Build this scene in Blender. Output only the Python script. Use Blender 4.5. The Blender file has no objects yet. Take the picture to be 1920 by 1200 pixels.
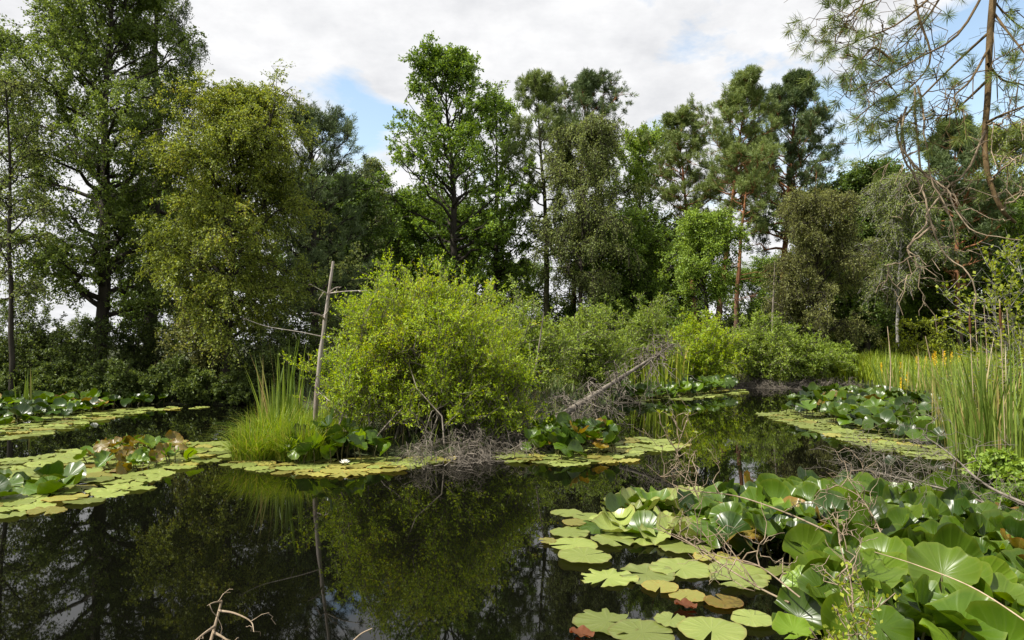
import bpy, math, numpy as np
from mathutils import Vector, Matrix
R_ = math.radians
PI = math.pi
sc = bpy.context.scene
COL = sc.collection

# ------------------------------------------------------------------ camera
CAM_H = 1.4
PITCH = R_(2.0)
FPX = 1280.0                      # focal length in photograph pixels (1920 wide)
cam = bpy.data.cameras.new('camera'); cam.lens = 24; cam.sensor_width = 36
cam.clip_start = 0.05; cam.clip_end = 5000
camo = bpy.data.objects.new('camera', cam); COL.objects.link(camo)
camo.location = (0, 0, CAM_H); camo.rotation_euler = (PI/2 + PITCH, 0, 0)
sc.camera = camo

# ------------------------------------------------------------------ sky, sun, exposure
SUN_AZ = math.atan2(-0.90, -0.38)        # clockwise from +Y
SUN_EL = R_(54)
w = bpy.data.worlds.new('World'); sc.world = w; w.use_nodes = True
nt = w.node_tree; nt.nodes.clear()
def N(nt, t, **k):
    n = nt.nodes.new(t)
    for a, b in k.items():
        if a == 'inp':
            for i, v in b.items(): n.inputs[i].default_value = v
        else: setattr(n, a, b)
    return n
def build_sky():
    L = nt.links.new
    out = N(nt, 'ShaderNodeOutputWorld'); bg = N(nt, 'ShaderNodeBackground'); bg.inputs[1].default_value = 0.1
    sky = N(nt, 'ShaderNodeTexSky', sky_type='NISHITA', sun_disc=False, sun_elevation=SUN_EL, sun_rotation=SUN_AZ,
            air_density=1.2, dust_density=1.0, ozone_density=1.5)
    skym = N(nt, 'ShaderNodeMix', data_type='RGBA', blend_type='MULTIPLY'); skym.inputs[0].default_value = 1
    L(sky.outputs[0], skym.inputs[6]); skym.inputs[7].default_value = (1.75, 1.6, 1.4, 1)
    tc = N(nt, 'ShaderNodeTexCoord'); sep = N(nt, 'ShaderNodeSeparateXYZ'); L(tc.outputs['Generated'], sep.inputs[0])
    zc = N(nt, 'ShaderNodeMath', operation='MAXIMUM'); L(sep.outputs[2], zc.inputs[0]); zc.inputs[1].default_value = 0.0
    za = N(nt, 'ShaderNodeMath', operation='ADD'); L(zc.outputs[0], za.inputs[0]); za.inputs[1].default_value = 0.16
    dx = N(nt, 'ShaderNodeMath', operation='DIVIDE'); L(sep.outputs[0], dx.inputs[0]); L(za.outputs[0], dx.inputs[1])
    dy = N(nt, 'ShaderNodeMath', operation='DIVIDE'); L(sep.outputs[1], dy.inputs[0]); L(za.outputs[0], dy.inputs[1])
    cb = N(nt, 'ShaderNodeCombineXYZ'); L(dx.outputs[0], cb.inputs[0]); L(dy.outputs[0], cb.inputs[1])
    n1 = N(nt, 'ShaderNodeTexNoise', inp={'Scale': 2.3, 'Detail': 10, 'Roughness': .62, 'Distortion': .3}); L(cb.outputs[0], n1.inputs['Vector'])
    n2 = N(nt, 'ShaderNodeTexNoise', inp={'Scale': 4.0, 'Detail': 8, 'Roughness': .62}); L(cb.outputs[0], n2.inputs['Vector'])
    # openings in the cloud deck, as directions in the sky
    acc = n1.outputs['Fac']
    for (px, py, sharp, amt) in [(1690, 270, 24, .24), (1490, 180, 90, .17), (650, 275, 80, .24), (1850, 210, 70, .18), (1640, 110, 60, -.2), (700, 230, 150, .14), (880, 75, 500, .12), (655, 125, 500, .12), (1330, 20, 400, .12), (1230, 240, 500, .16),
                                 (500, 560, 10, -.12), (1200, 560, 10, -.1), (1000, 120, 6, -.10), (200, 150, 6, -.16)]:
        d = Vector(((px-960)/FPX, math.cos(PITCH) - (600-py)/FPX*math.sin(PITCH), math.sin(PITCH) + (600-py)/FPX*math.cos(PITCH))).normalized()
        vm = N(nt, 'ShaderNodeVectorMath', operation='DOT_PRODUCT'); L(tc.outputs['Generated'], vm.inputs[0]); vm.inputs[1].default_value = d
        m0 = N(nt, 'ShaderNodeMath', operation='SUBTRACT'); m0.inputs[0].default_value = 1; L(vm.outputs['Value'], m0.inputs[1])
        m1 = N(nt, 'ShaderNodeMath', operation='MULTIPLY'); L(m0.outputs[0], m1.inputs[0]); m1.inputs[1].default_value = -sharp*3
        m2 = N(nt, 'ShaderNodeMath', operation='EXPONENT'); L(m1.outputs[0], m2.inputs[0])
        m3 = N(nt, 'ShaderNodeMath', operation='MULTIPLY_ADD'); L(m2.outputs[0], m3.inputs[0]); m3.inputs[1].default_value = -amt; L(acc, m3.inputs[2])
        acc = m3.outputs[0]
    r1 = N(nt, 'ShaderNodeValToRGB'); L(acc, r1.inputs[0])
    r1.color_ramp.elements[0].position = .34; r1.color_ramp.elements[1].position = .50
    r2 = N(nt, 'ShaderNodeValToRGB'); L(n2.outputs['Fac'], r2.inputs[0])
    e = r2.color_ramp.elements
    e[0].position = .3; e[0].color = (4.7, 4.75, 4.9, 1); e[1].position = .62; e[1].color = (6.1, 6.1, 6.15, 1)
    mx = N(nt, 'ShaderNodeMix', data_type='RGBA'); L(r1.outputs[0], mx.inputs[0]); L(skym.outputs[2], mx.inputs[6]); L(r2.outputs[0], mx.inputs[7])
    L(mx.outputs[2], bg.inputs[0]); L(bg.outputs[0], out.inputs[0])
build_sky()
sun = bpy.data.lights.new('sun', 'SUN'); sun.energy = 4.8; sun.angle = R_(1.0); sun.color = (1.0, .95, .86)
suno = bpy.data.objects.new('sun', sun); COL.objects.link(suno)
sdir = Vector((math.sin(SUN_AZ)*math.cos(SUN_EL), math.cos(SUN_AZ)*math.cos(SUN_EL), math.sin(SUN_EL)))
suno.rotation_euler = sdir.to_track_quat('Z', 'Y').to_euler(); suno.location = sdir*30
vs = sc.view_settings
sc.display_settings.display_device = 'sRGB'
vs.view_transform = 'Standard'; vs.look = 'None'; vs.gamma = 1; vs.exposure = 0.75
cy = sc.cycles
cy.max_bounces = 7; cy.diffuse_bounces = 3; cy.glossy_bounces = 3; cy.transmission_bounces = 4; cy.caustics_reflective = False; cy.caustics_refractive = False
cy.use_denoising = True

# ------------------------------------------------------------------ geometry helpers
def P(px, py, d):
    u = (px-960)/FPX; v = (600-py)/FPX
    t = d/(math.cos(PITCH) - v*math.sin(PITCH))
    return np.array([t*u, d, CAM_H + t*(math.sin(PITCH) + v*math.cos(PITCH))])
def W(px, py, z=0.0):
    u = (px-960)/FPX; v = (600-py)/FPX
    t = (z-CAM_H)/(math.sin(PITCH) + v*math.cos(PITCH))
    return np.array([t*u, t*(math.cos(PITCH) - v*math.sin(PITCH)), z])
def nrm(a):
    return a/np.maximum(np.linalg.norm(a, axis=-1, keepdims=True), 1e-9)

class MB:
    def __init__(s): s.V = []; s.F = []; s.T = []; s.U = []; s.n = 0
    def add(s, V, F, tint=None, uv=None):
        V = np.asarray(V, float).reshape(-1, 3); F = np.asarray(F, int)
        s.V.append(V); s.F.append((F + s.n)); s.n += len(V)
        s.T.append(np.full(len(V), .5) if tint is None else np.asarray(tint, float).ravel())
        s.U.append(np.zeros((len(V), 2)) if uv is None else np.asarray(uv, float))
    def mesh(s, name, mats, smooth=True, want_uv=False):
        me = bpy.data.meshes.new(name)
        V = np.concatenate(s.V); T = np.concatenate(s.T)
        idx = np.concatenate([f.ravel() for f in s.F]); cnt = np.concatenate([np.full(len(f), f.shape[1]) for f in s.F])
        me.vertices.add(len(V)); me.vertices.foreach_set('co', V.astype(np.float32).ravel())
        me.loops.add(len(idx)); me.loops.foreach_set('vertex_index', idx.astype(np.int32))
        me.polygons.add(len(cnt)); st = np.concatenate([[0], np.cumsum(cnt)[:-1]]); me.polygons.foreach_set('loop_start', st.astype(np.int32))
        me.update(calc_edges=True)
        at = me.attributes.new('tint', 'FLOAT', 'POINT'); at.data.foreach_set('value', T.astype(np.float32))
        if want_uv:
            U = np.concatenate(s.U)
            uvl = me.uv_layers.new(name='uv'); uvl.data.foreach_set('uv', U[idx].astype(np.float32).ravel())
        me.polygons.foreach_set('use_smooth', np.full(len(cnt), smooth))
        for m in (mats if isinstance(mats, (list, tuple)) else [mats]): me.materials.append(m)
        return me

def link(name, me, parent=None, loc=None):
    o = bpy.data.objects.new(name, me); COL.objects.link(o)
    if parent is not None: o.parent = parent
    if loc is not None: o.location = loc
    return o
def thing(name, label, cat, loc, group=None, mesh=None):
    o = bpy.data.objects.new(name, mesh); COL.objects.link(o); o.location = loc
    o['label'] = label; o['category'] = cat
    if group: o['group'] = group
    return o

def tubes(mb, Pt, Rd, sides=5, tint=None):
    """Pt (n,k,3) paths, Rd (n,k) radii"""
    Pt = np.asarray(Pt, float); Rd = np.asarray(Rd, float)
    if Pt.ndim == 2: Pt = Pt[None]; Rd = Rd[None]
    n, k, _ = Pt.shape
    if n == 0: return
    T = nrm(np.gradient(Pt, axis=1))
    m = nrm(T.mean(axis=1))
    ref = np.where(np.abs(m[:, 2:3]) < .8, np.array([[0, 0, 1.]]), np.array([[1., 0, 0]]))
    A = nrm(np.cross(T, ref[:, None, :])); B = np.cross(T, A)
    th = np.arange(sides)*2*PI/sides
    V = Pt[:, :, None, :] + Rd[:, :, None, None]*(A[:, :, None, :]*np.cos(th)[None, None, :, None] + B[:, :, None, :]*np.sin(th)[None, None, :, None])
    i = np.arange(n)[:, None, None]*k*sides; j = np.arange(k-1)[None, :, None]*sides; q = np.arange(sides)[None, None, :]; q2 = (q+1) % sides
    F = np.stack(np.broadcast_arrays(i+j+q, i+j+q2, i+j+sides+q2, i+j+sides+q), -1).reshape(-1, 4)
    tt = None if tint is None else np.repeat(tint, k*sides)
    mb.add(V, F, tt)

def ribbons(mb, Pt, Wd, side, tint):
    """flat tapering blades: Pt (n,k,3), Wd (n,k), side (n,3)"""
    n, k, _ = Pt.shape
    s = side[:, None, :]*Wd[:, :, None]*.5
    V = np.stack([Pt - s, Pt + s], 2)                      # n,k,2,3
    i = np.arange(n)[:, None]*k*2; j = np.arange(k-1)[None, :]*2
    F = np.stack([i+j, i+j+1, i+j+3, i+j+2], -1).reshape(-1, 4)
    mb.add(V, F, np.repeat(tint, k*2))

def leaves(mb, C, D, L, Wd, rng, up=0.6, fold=.12, tint=None):
    n = len(C); D = nrm(D)
    Rn = rng.normal(size=(n, 3)); Rn[:, 2] += up*2
    S = nrm(np.cross(D, Rn)); Nn = np.cross(S, D)
    L = np.broadcast_to(L, (n,))[:, None]; Wd = np.broadcast_to(Wd, (n,))[:, None]
    mid = C + D*L*.48 + Nn*Wd*fold
    V = np.stack([C, mid + S*Wd*.5, C + D*L, mid - S*Wd*.5], 1)
    F = np.arange(n*4).reshape(n, 4)
    if tint is None: tint = rng.random(n)
    mb.add(V, F, np.repeat(tint, 4))

def along(Pt, idx, s):
    k = Pt.shape[1]; f = np.clip(s, 0, .9999)*(k-1); i = f.astype(int); r = (f-i)[:, None]
    a = Pt[idx, i]; b = Pt[idx, i+1]
    return a*(1-r) + b*r, nrm(b-a)

def kids(Pt, per, rng, s0, s1, ln, spread=.9, fwd=.8, up=.0, droop=0., k=4, wob=.06):
    """side shoots on every path; ln(s, parent index) gives their lengths"""
    n = len(Pt); idx = np.repeat(np.arange(n), per); m = len(idx)
    s = s0 + (s1-s0)*rng.random(m)
    c, t = along(Pt, idx, s)
    d = nrm(t*fwd + rng.normal(size=(m, 3))*spread*.6 + np.array([0, 0, up]))
    l = ln(s, idx)*(.65+.7*rng.random(m))
    u = np.linspace(0, 1, k)
    out = c[:, None, :] + d[:, None, :]*(l[:, None]*u[None])[:, :, None]
    out[:, :, 2] -= droop*l[:, None]*(u**2)[None]
    nz = rng.normal(size=(m, k, 3))*wob*l[:, None, None]; nz[:, 0] = 0
    return out + nz, s, idx

def leaf_on(mb, tw, per, rng, L, Wd, up=.5, dz=0., jit=.05, out=.9, tint_c=None, s0=.1):
    n = len(tw); idx = np.repeat(np.arange(n), per); m = len(idx)
    c, t = along(tw, idx, s0 + (1-s0)*rng.random(m))
    c = c + rng.normal(size=(m, 3))*jit
    D = t*.6 + rng.normal(size=(m, 3))*out; D[:, 2] += dz
    tint = rng.random(m)*.7 + .3*np.repeat(rng.random(n), per)
    sz = .7 + .6*rng.random(m)
    leaves(mb, c, D, L*sz, Wd*sz, rng, up=up, tint=tint)

def smooth(pts, n=24):
    p = np.asarray(pts, float); k = len(p)
    p = np.vstack([2*p[0]-p[1], p, 2*p[-1]-p[-2]])
    t = np.linspace(0, k-1-1e-6, n); i = t.astype(int); u = (t-i)[:, None]
    a, b, c, d = p[i], p[i+1], p[i+2], p[i+3]
    return .5*((2*b) + (-a+c)*u + (2*a-5*b+4*c-d)*u**2 + (-a+3*b-3*c+d)*u**3)

# ------------------------------------------------------------------ materials
def newmat(name):
    m = bpy.data.materials.new(name); m.use_nodes = True; m.node_tree.nodes.clear(); return m, m.node_tree
def leaf_mat(name, c0, c1, c2=None, trans=.35, rough=.5, spec=.35, var=.35, gain=1.6):
    c0, c1 = [tuple(min(.9, x*gain) for x in c) for c in (c0, c1)]
    m, t = newmat(name); L = t.links.new
    out = N(t, 'ShaderNodeOutputMaterial'); pr = N(t, 'ShaderNodeBsdfPrincipled'); tr = N(t, 'ShaderNodeBsdfTranslucent'); mx = N(t, 'ShaderNodeMixShader')
    at = N(t, 'ShaderNodeAttribute', attribute_name='tint')
    geo = N(t, 'ShaderNodeNewGeometry')
    no = N(t, 'ShaderNodeTexNoise', inp={'Scale': .9, 'Detail': 2}); L(geo.outputs['Position'], no.inputs['Vector'])
    ma = N(t, 'ShaderNodeMath', operation='MULTIPLY_ADD'); L(no.outputs['Fac'], ma.inputs[0]); ma.inputs[1].default_value = var*2
    ad = N(t, 'ShaderNodeMath', operation='SUBTRACT'); L(at.outputs['Fac'], ad.inputs[0]); ad.inputs[1].default_value = var
    L(ad.outputs[0], ma.inputs[2])
    rp = N(t, 'ShaderNodeValToRGB'); L(ma.outputs[0], rp.inputs[0])
    e = rp.color_ramp.elements
    e[0].position = .15; e[0].color = (*c0, 1); e[1].position = .8; e[1].color = (*c1, 1)
    if c2:
        q = e.new(.985); q.color = (*c2, 1)
    L(rp.outputs[0], pr.inputs['Base Color']); pr.inputs['Roughness'].default_value = rough; pr.inputs['Specular IOR Level'].default_value = spec
    hs = N(t, 'ShaderNodeHueSaturation', inp={'Hue': .485, 'Saturation': 1.1, 'Value': 1.5}); L(rp.outputs[0], hs.inputs['Color']); L(hs.outputs[0], tr.inputs[0])
    mx.inputs[0].default_value = trans; L(pr.outputs[0], mx.inputs[1]); L(tr.outputs[0], mx.inputs[2]); L(mx.outputs[0], out.inputs[0])
    return m
def bark_mat(name, c0, c1, scale=6, stretch=.25, rough=.9, c2=None, c2z=(0, 1), bump=.5):
    m, t = newmat(name); L = t.links.new
    out = N(t, 'ShaderNodeOutputMaterial'); pr = N(t, 'ShaderNodeBsdfPrincipled')
    geo = N(t, 'ShaderNodeNewGeometry'); mp = N(t, 'ShaderNodeMapping'); mp.inputs['Scale'].default_value = (1, 1, stretch)
    L(geo.outputs['Position'], mp.inputs[0])
    no = N(t, 'ShaderNodeTexNoise', inp={'Scale': scale, 'Detail': 6, 'Roughness': .65}); L(mp.outputs[0], no.inputs['Vector'])
    rp = N(t, 'ShaderNodeValToRGB'); L(no.outputs['Fac'], rp.inputs[0]); e = rp.color_ramp.elements
    e[0].position = .35; e[0].color = (*c0, 1); e[1].position = .65; e[1].color = (*c1, 1)
    col = rp.outputs[0]
    if c2:
        tc = N(t, 'ShaderNodeTexCoord'); sp = N(t, 'ShaderNodeSeparateXYZ'); L(tc.outputs['Object'], sp.inputs[0])
        mr = N(t, 'ShaderNodeMapRange'); L(sp.outputs[2], mr.inputs[0]); mr.inputs[1].default_value = c2z[0]; mr.inputs[2].default_value = c2z[1]
        m2 = N(t, 'ShaderNodeMix', data_type='RGBA'); L(mr.outputs[0], m2.inputs[0]); L(col, m2.inputs[6])
        r2 = N(t, 'ShaderNodeValToRGB'); L(no.outputs['Fac'], r2.inputs[0]); e = r2.color_ramp.elements
        e[0].position = .35; e[0].color = (c2[0]*.6, c2[1]*.55, c2[2]*.5, 1); e[1].position = .6; e[1].color = (*c2, 1)
        L(r2.outputs[0], m2.inputs[7]); col = m2.outputs[2]
    L(col, pr.inputs['Base Color']); pr.inputs['Roughness'].default_value = rough; pr.inputs['Specular IOR Level'].default_value = .2
    bp = N(t, 'ShaderNodeBump', inp={'Strength': bump, 'Distance': .02}); L(no.outputs['Fac'], bp.inputs['Height']); L(bp.outputs[0], pr.inputs['Normal'])
    L(pr.outputs[0], out.inputs[0])
    return m
def pad_mat(name, c_in, c_out, c_rim, vein, rough, trans, spots=.0, spotc=(.16, .07, .02), spec=.4):
    """water lily leaf: radial veins, rim colour, blemishes; uv is the leaf disc"""
    m, t = newmat(name); L = t.links.new
    out = N(t, 'ShaderNodeOutputMaterial'); pr = N(t, 'ShaderNodeBsdfPrincipled'); tr = N(t, 'ShaderNodeBsdfTranslucent'); mx = N(t, 'ShaderNodeMixShader')
    uv = N(t, 'ShaderNodeUVMap'); sp = N(t, 'ShaderNodeSeparateXYZ'); L(uv.outputs[0], sp.inputs[0])
    ln = N(t, 'ShaderNodeVectorMath', operation='LENGTH'); L(uv.outputs[0], ln.inputs[0])
    an = N(t, 'ShaderNodeMath', operation='ARCTAN2'); L(sp.outputs[1], an.inputs[0]); L(sp.outputs[0], an.inputs[1])
    s1 = N(t, 'ShaderNodeMath', operation='MULTIPLY'); L(an.outputs[0], s1.inputs[0]); s1.inputs[1].default_value = 9.0
    s2 = N(t, 'ShaderNodeMath', operation='COSINE'); L(s1.outputs[0], s2.inputs[0])
    s3 = N(t, 'ShaderNodeMath', operation='ABSOLUTE'); L(s2.outputs[0], s3.inputs[0])
    s4 = N(t, 'ShaderNodeMath', operation='POWER'); L(s3.outputs[0], s4.inputs[0]); s4.inputs[1].default_value = 14
    oi = N(t, 'ShaderNodeObjectInfo')
    va = N(t, 'ShaderNodeVectorMath', operation='ADD'); L(uv.outputs[0], va.inputs[0])
    cr = N(t, 'ShaderNodeCombineXYZ'); k = N(t, 'ShaderNodeMath', operation='MULTIPLY'); L(oi.outputs['Random'], k.inputs[0]); k.inputs[1].default_value = 40
    L(k.outputs[0], cr.inputs[2]); L(k.outputs[0], cr.inputs[0]); L(cr.outputs[0], va.inputs[1])
    no = N(t, 'ShaderNodeTexNoise', inp={'Scale': 2.2, 'Detail': 5, 'Roughness': .6}); L(va.outputs[0], no.inputs['Vector'])
    g = N(t, 'ShaderNodeMix', data_type='RGBA'); L(no.outputs['Fac'], g.inputs[0]); g.inputs[6].default_value = (*c_in, 1); g.inputs[7].default_value = (*c_out, 1)
    vm = N(t, 'ShaderNodeMath', operation='MULTIPLY'); L(s4.outputs[0], vm.inputs[0]); vm.inputs[1].default_value = .28
    g2 = N(t, 'ShaderNodeMix', data_type='RGBA'); L(vm.outputs[0], g2.inputs[0]); L(g.outputs[2], g2.inputs[6]); g2.inputs[7].default_value = (*vein, 1)
    mr = N(t, 'ShaderNodeMapRange'); L(ln.outputs['Value'], mr.inputs[0]); mr.inputs[1].default_value = .9; mr.inputs[2].default_value = 1.0; mr.inputs[4].default_value = .7
    g3 = N(t, 'ShaderNodeMix', data_type='RGBA'); L(mr.outputs[0], g3.inputs[0]); L(g2.outputs[2], g3.inputs[6]); g3.inputs[7].default_value = (*c_rim, 1)
    # blemishes: brown blotches, more on some leaves than on others
    n3 = N(t, 'ShaderNodeTexNoise', inp={'Scale': 5., 'Detail': 5, 'Roughness': .7}); L(va.outputs[0], n3.inputs['Vector'])
    rb = N(t, 'ShaderNodeMapRange'); L(n3.outputs['Fac'], rb.inputs[0]); rb.inputs[1].default_value = .70-spots; rb.inputs[2].default_value = .78-spots
    g4 = N(t, 'ShaderNodeMix', data_type='RGBA'); L(rb.outputs[0], g4.inputs[0]); L(g3.outputs[2], g4.inputs[6]); g4.inputs[7].default_value = (*spotc, 1)
    hv = N(t, 'ShaderNodeMapRange'); L(oi.outputs['Random'], hv.inputs[0]); hv.inputs[3].default_value = .62; hv.inputs[4].default_value = 1.25
    hs = N(t, 'ShaderNodeHueSaturation'); L(g4.outputs[2], hs.inputs['Color']); L(hv.outputs[0], hs.inputs['Value'])
    L(hs.outputs[0], pr.inputs['Base Color']); pr.inputs['Roughness'].default_value = rough; pr.inputs['Specular IOR Level'].default_value = spec
    bp = N(t, 'ShaderNodeBump', inp={'Strength': .2, 'Distance': .006}); L(s4.outputs[0], bp.inputs['Height']); L(bp.outputs[0], pr.inputs['Normal'])
    h2 = N(t, 'ShaderNodeHueSaturation', inp={'Hue': .49, 'Saturation': 1.15, 'Value': 1.6}); L(hs.outputs[0], h2.inputs['Color']); L(h2.outputs[0], tr.inputs[0])
    mx.inputs[0].default_value = trans; L(pr.outputs[0], mx.inputs[1]); L(tr.outputs[0], mx.inputs[2]); L(mx.outputs[0], out.inputs[0])
    return m
def plain_mat(name, c, rough=.6, trans=0.):
    return leaf_mat(name, tuple(x*.8 for x in c), tuple(min(1, x*1.15) for x in c), None, trans, rough, .3, .1, 1.)

M = {}
M['alder'] = leaf_mat('alder_leaf', (.050, .078, .014), (.125, .170, .032))
M['birch_olive'] = leaf_mat('birch_olive_leaf', (.078, .108, .016), (.19, .222, .034), (.23, .20, .025))
M['birch'] = leaf_mat('birch_leaf', (.068, .092, .024), (.160, .190, .052))
M['oak'] = leaf_mat('oak_leaf', (.050, .090, .013), (.135, .205, .028))
M['light'] = leaf_mat('light_leaf', (.085, .135, .018), (.185, .260, .040))
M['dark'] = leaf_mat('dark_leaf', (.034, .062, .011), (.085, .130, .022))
M['pine'] = leaf_mat('pine_needle', (.062, .092, .024), (.150, .185, .050), trans=.2)
M['pine_dark'] = leaf_mat('dark_pine_needle', (.036, .060, .021), (.092, .122, .042), trans=.15)
M['spruce'] = leaf_mat('spruce_needle', (.032, .050, .013), (.075, .100, .026), trans=.12)
M['greywillow'] = leaf_mat('grey_willow_leaf', (.070, .082, .022), (.145, .152, .044))
M['willow'] = leaf_mat('bright_willow_leaf', (.130, .208, .010), (.305, .392, .025), (.36, .33, .03), trans=.42, gain=1.3)
M['willow2'] = leaf_mat('mid_willow_leaf', (.095, .145, .018), (.215, .285, .042), trans=.38, gain=1.3)
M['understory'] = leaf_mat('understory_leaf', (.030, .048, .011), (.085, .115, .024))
M['sapling'] = leaf_mat('sapling_leaf', (.11, .15, .012), (.26, .30, .03), trans=.42, gain=1.2)
M['grass'] = leaf_mat('sedge_blade', (.10, .17, .012), (.26, .36, .035), (.34, .30, .07), trans=.4, var=.2, gain=1.0)
M['cattail'] = leaf_mat('cattail_blade', (.09, .145, .022), (.24, .32, .06), (.38, .30, .12), trans=.35, rough=.4, var=.15, gain=1.0)
M['meadow'] = leaf_mat('meadow_blade', (.14, .21, .018), (.33, .41, .045), (.42, .36, .08), trans=.4, var=.2, gain=1.0)
M['yellow'] = plain_mat('yellow_petal', (.70, .50, .02), .5, .3)
M['white'] = plain_mat('white_petal', (.8, .8, .76), .5, .3)
M['dryreed'] = bark_mat('dry_reed', (.30, .22, .14), (.48, .37, .25), 20)
M['cattailhead'] = bark_mat('cattail_head', (.07, .03, .012), (.12, .055, .022), 60)
M['bark_dark'] = bark_mat('dark_bark', (.018, .015, .011), (.055, .047, .036))
M['bark_birch'] = bark_mat('birch_bark', (.06, .055, .048), (.36, .34, .31), 5, 1.4)
M['bark_pine'] = bark_mat('pine_bark', (.05, .038, .028), (.12, .085, .06), 7, .3, c2=(.27, .125, .06), c2z=(1.5, 5.0))
M['bark_moss'] = bark_mat('mossy_bark', (.035, .036, .016), (.085, .080, .040), 7, .3)
M['deadgrey'] = bark_mat('dead_grey_wood', (.085, .072, .056), (.235, .205, .165), 9, .5)
M['deadsnag'] = bark_mat('bare_snag_wood', (.15, .11, .085), (.46, .42, .38), 7, .15)
M['deadtwig'] = bark_mat('dry_twig', (.15, .11, .07), (.33, .26, .18), 14, .5)
M['bough'] = bark_mat('pine_bough_bark', (.055, .038, .018), (.15, .10, .045), 25, .6)
M['bough_needle'] = leaf_mat('long_pine_needle', (.045, .070, .014), (.13, .165, .030), (.26, .22, .04), trans=.2)
M['stalk'] = plain_mat('lily_stalk', (.10, .09, .03), .5)
M['pad_pale'] = pad_mat('pale_lily_pad', (.170, .225, .048), (.26, .295, .075), (.20, .17, .05), (.30, .32, .13), .36, .14, -.01, (.24, .16, .05), spec=.45)
M['pad_yellow'] = pad_mat('yellowing_lily_pad', (.22, .23, .05), (.30, .27, .065), (.34, .20, .05), (.33, .31, .11), .40, .15, .10, (.33, .13, .03), spec=.4)
M['leaf_green'] = pad_mat('green_lily_leaf', (.036, .078, .004), (.078, .135, .008), (.11, .15, .015), (.085, .135, .018), .34, .22, .03)
M['leaf_dark'] = pad_mat('dark_lily_leaf', (.016, .040, .004), (.034, .070, .008), (.06, .09, .012), (.045, .085, .015), .32, .18, .03)
M['leaf_fresh'] = pad_mat('fresh_lily_leaf', (.10, .18, .013), (.16, .24, .024), (.19, .25, .03), (.19, .26, .05), .36, .35, .0)
M['leaf_brown'] = pad_mat('browning_lily_leaf', (.12, .14, .018), (.24, .13, .025), (.26, .12, .03), (.25, .18, .06), .38, .25, .10, (.20, .075, .02))
def ground_mat():
    m, t = newmat('bank_soil'); L = t.links.new
    out = N(t, 'ShaderNodeOutputMaterial'); pr = N(t, 'ShaderNodeBsdfPrincipled'); geo = N(t, 'ShaderNodeNewGeometry')
    n1 = N(t, 'ShaderNodeTexNoise', inp={'Scale': .6, 'Detail': 8, 'Roughness': .65}); L(geo.outputs['Position'], n1.inputs['Vector'])
    n2 = N(t, 'ShaderNodeTexNoise', inp={'Scale': 9, 'Detail': 6, 'Roughness': .7}); L(geo.outputs['Position'], n2.inputs['Vector'])
    rp = N(t, 'ShaderNodeValToRGB'); L(n1.outputs['Fac'], rp.inputs[0]); e = rp.color_ramp.elements
    e[0].position = .35; e[0].color = (.045, .035, .018, 1); e[1].position = .6; e[1].color = (.07, .10, .022, 1)
    g = N(t, 'ShaderNodeMix', data_type='RGBA', blend_type='MULTIPLY'); g.inputs[0].default_value = .7; L(rp.outputs[0], g.inputs[6]); L(n2.outputs['Color'], g.inputs[7])
    L(g.outputs[2], pr.inputs['Base Color']); pr.inputs['Roughness'].default_value = .95
    bp = N(t, 'ShaderNodeBump', inp={'Strength': .8, 'Distance': .06}); L(n2.outputs['Fac'], bp.inputs['Height']); L(bp.outputs[0], pr.inputs['Normal'])
    L(pr.outputs[0], out.inputs[0]); return m
def water_mat():
    m, t = newmat('pond_water'); L = t.links.new
    out = N(t, 'ShaderNodeOutputMaterial'); pr = N(t, 'ShaderNodeBsdfPrincipled'); geo = N(t, 'ShaderNodeNewGeometry')
    pr.inputs['Base Color'].default_value = (.0022, .0024, .0014, 1); pr.inputs['Roughness'].default_value = .015; pr.inputs['IOR'].default_value = 1.30
    mp = N(t, 'ShaderNodeMapping'); mp.inputs['Scale'].default_value = (.55, 1.0, 1); L(geo.outputs['Position'], mp.inputs[0])
    n1 = N(t, 'ShaderNodeTexNoise', inp={'Scale': 1.3, 'Detail': 2}); L(mp.outputs[0], n1.inputs['Vector'])
    n2 = N(t, 'ShaderNodeTexNoise', inp={'Scale': 9, 'Detail': 2}); L(mp.outputs[0], n2.inputs['Vector'])
    n3 = N(t, 'ShaderNodeTexNoise', inp={'Scale': .35, 'Detail': 1}); L(geo.outputs['Position'], n3.inputs['Vector'])
    r3 = N(t, 'ShaderNodeMapRange'); L(n3.outputs['Fac'], r3.inputs[0]); r3.inputs[1].default_value = .45; r3.inputs[2].default_value = .65; r3.inputs[3].default_value = .02; r3.inputs[4].default_value = .12
    mu = N(t, 'ShaderNodeMath', operation='MULTIPLY'); L(n2.outputs['Fac'], mu.inputs[0]); L(r3.outputs[0], mu.inputs[1])
    ad = N(t, 'ShaderNodeMath', operation='MULTIPLY_ADD'); L(n1.outputs['Fac'], ad.inputs[0]); ad.inputs[1].default_value = .35; L(mu.outputs[0], ad.inputs[2])
    bp = N(t, 'ShaderNodeBump', inp={'Strength': .05, 'Distance': .03}); L(ad.outputs[0], bp.inputs['Height']); L(bp.outputs[0], pr.inputs['Normal'])
    L(pr.outputs[0], out.inputs[0]); return m

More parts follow.
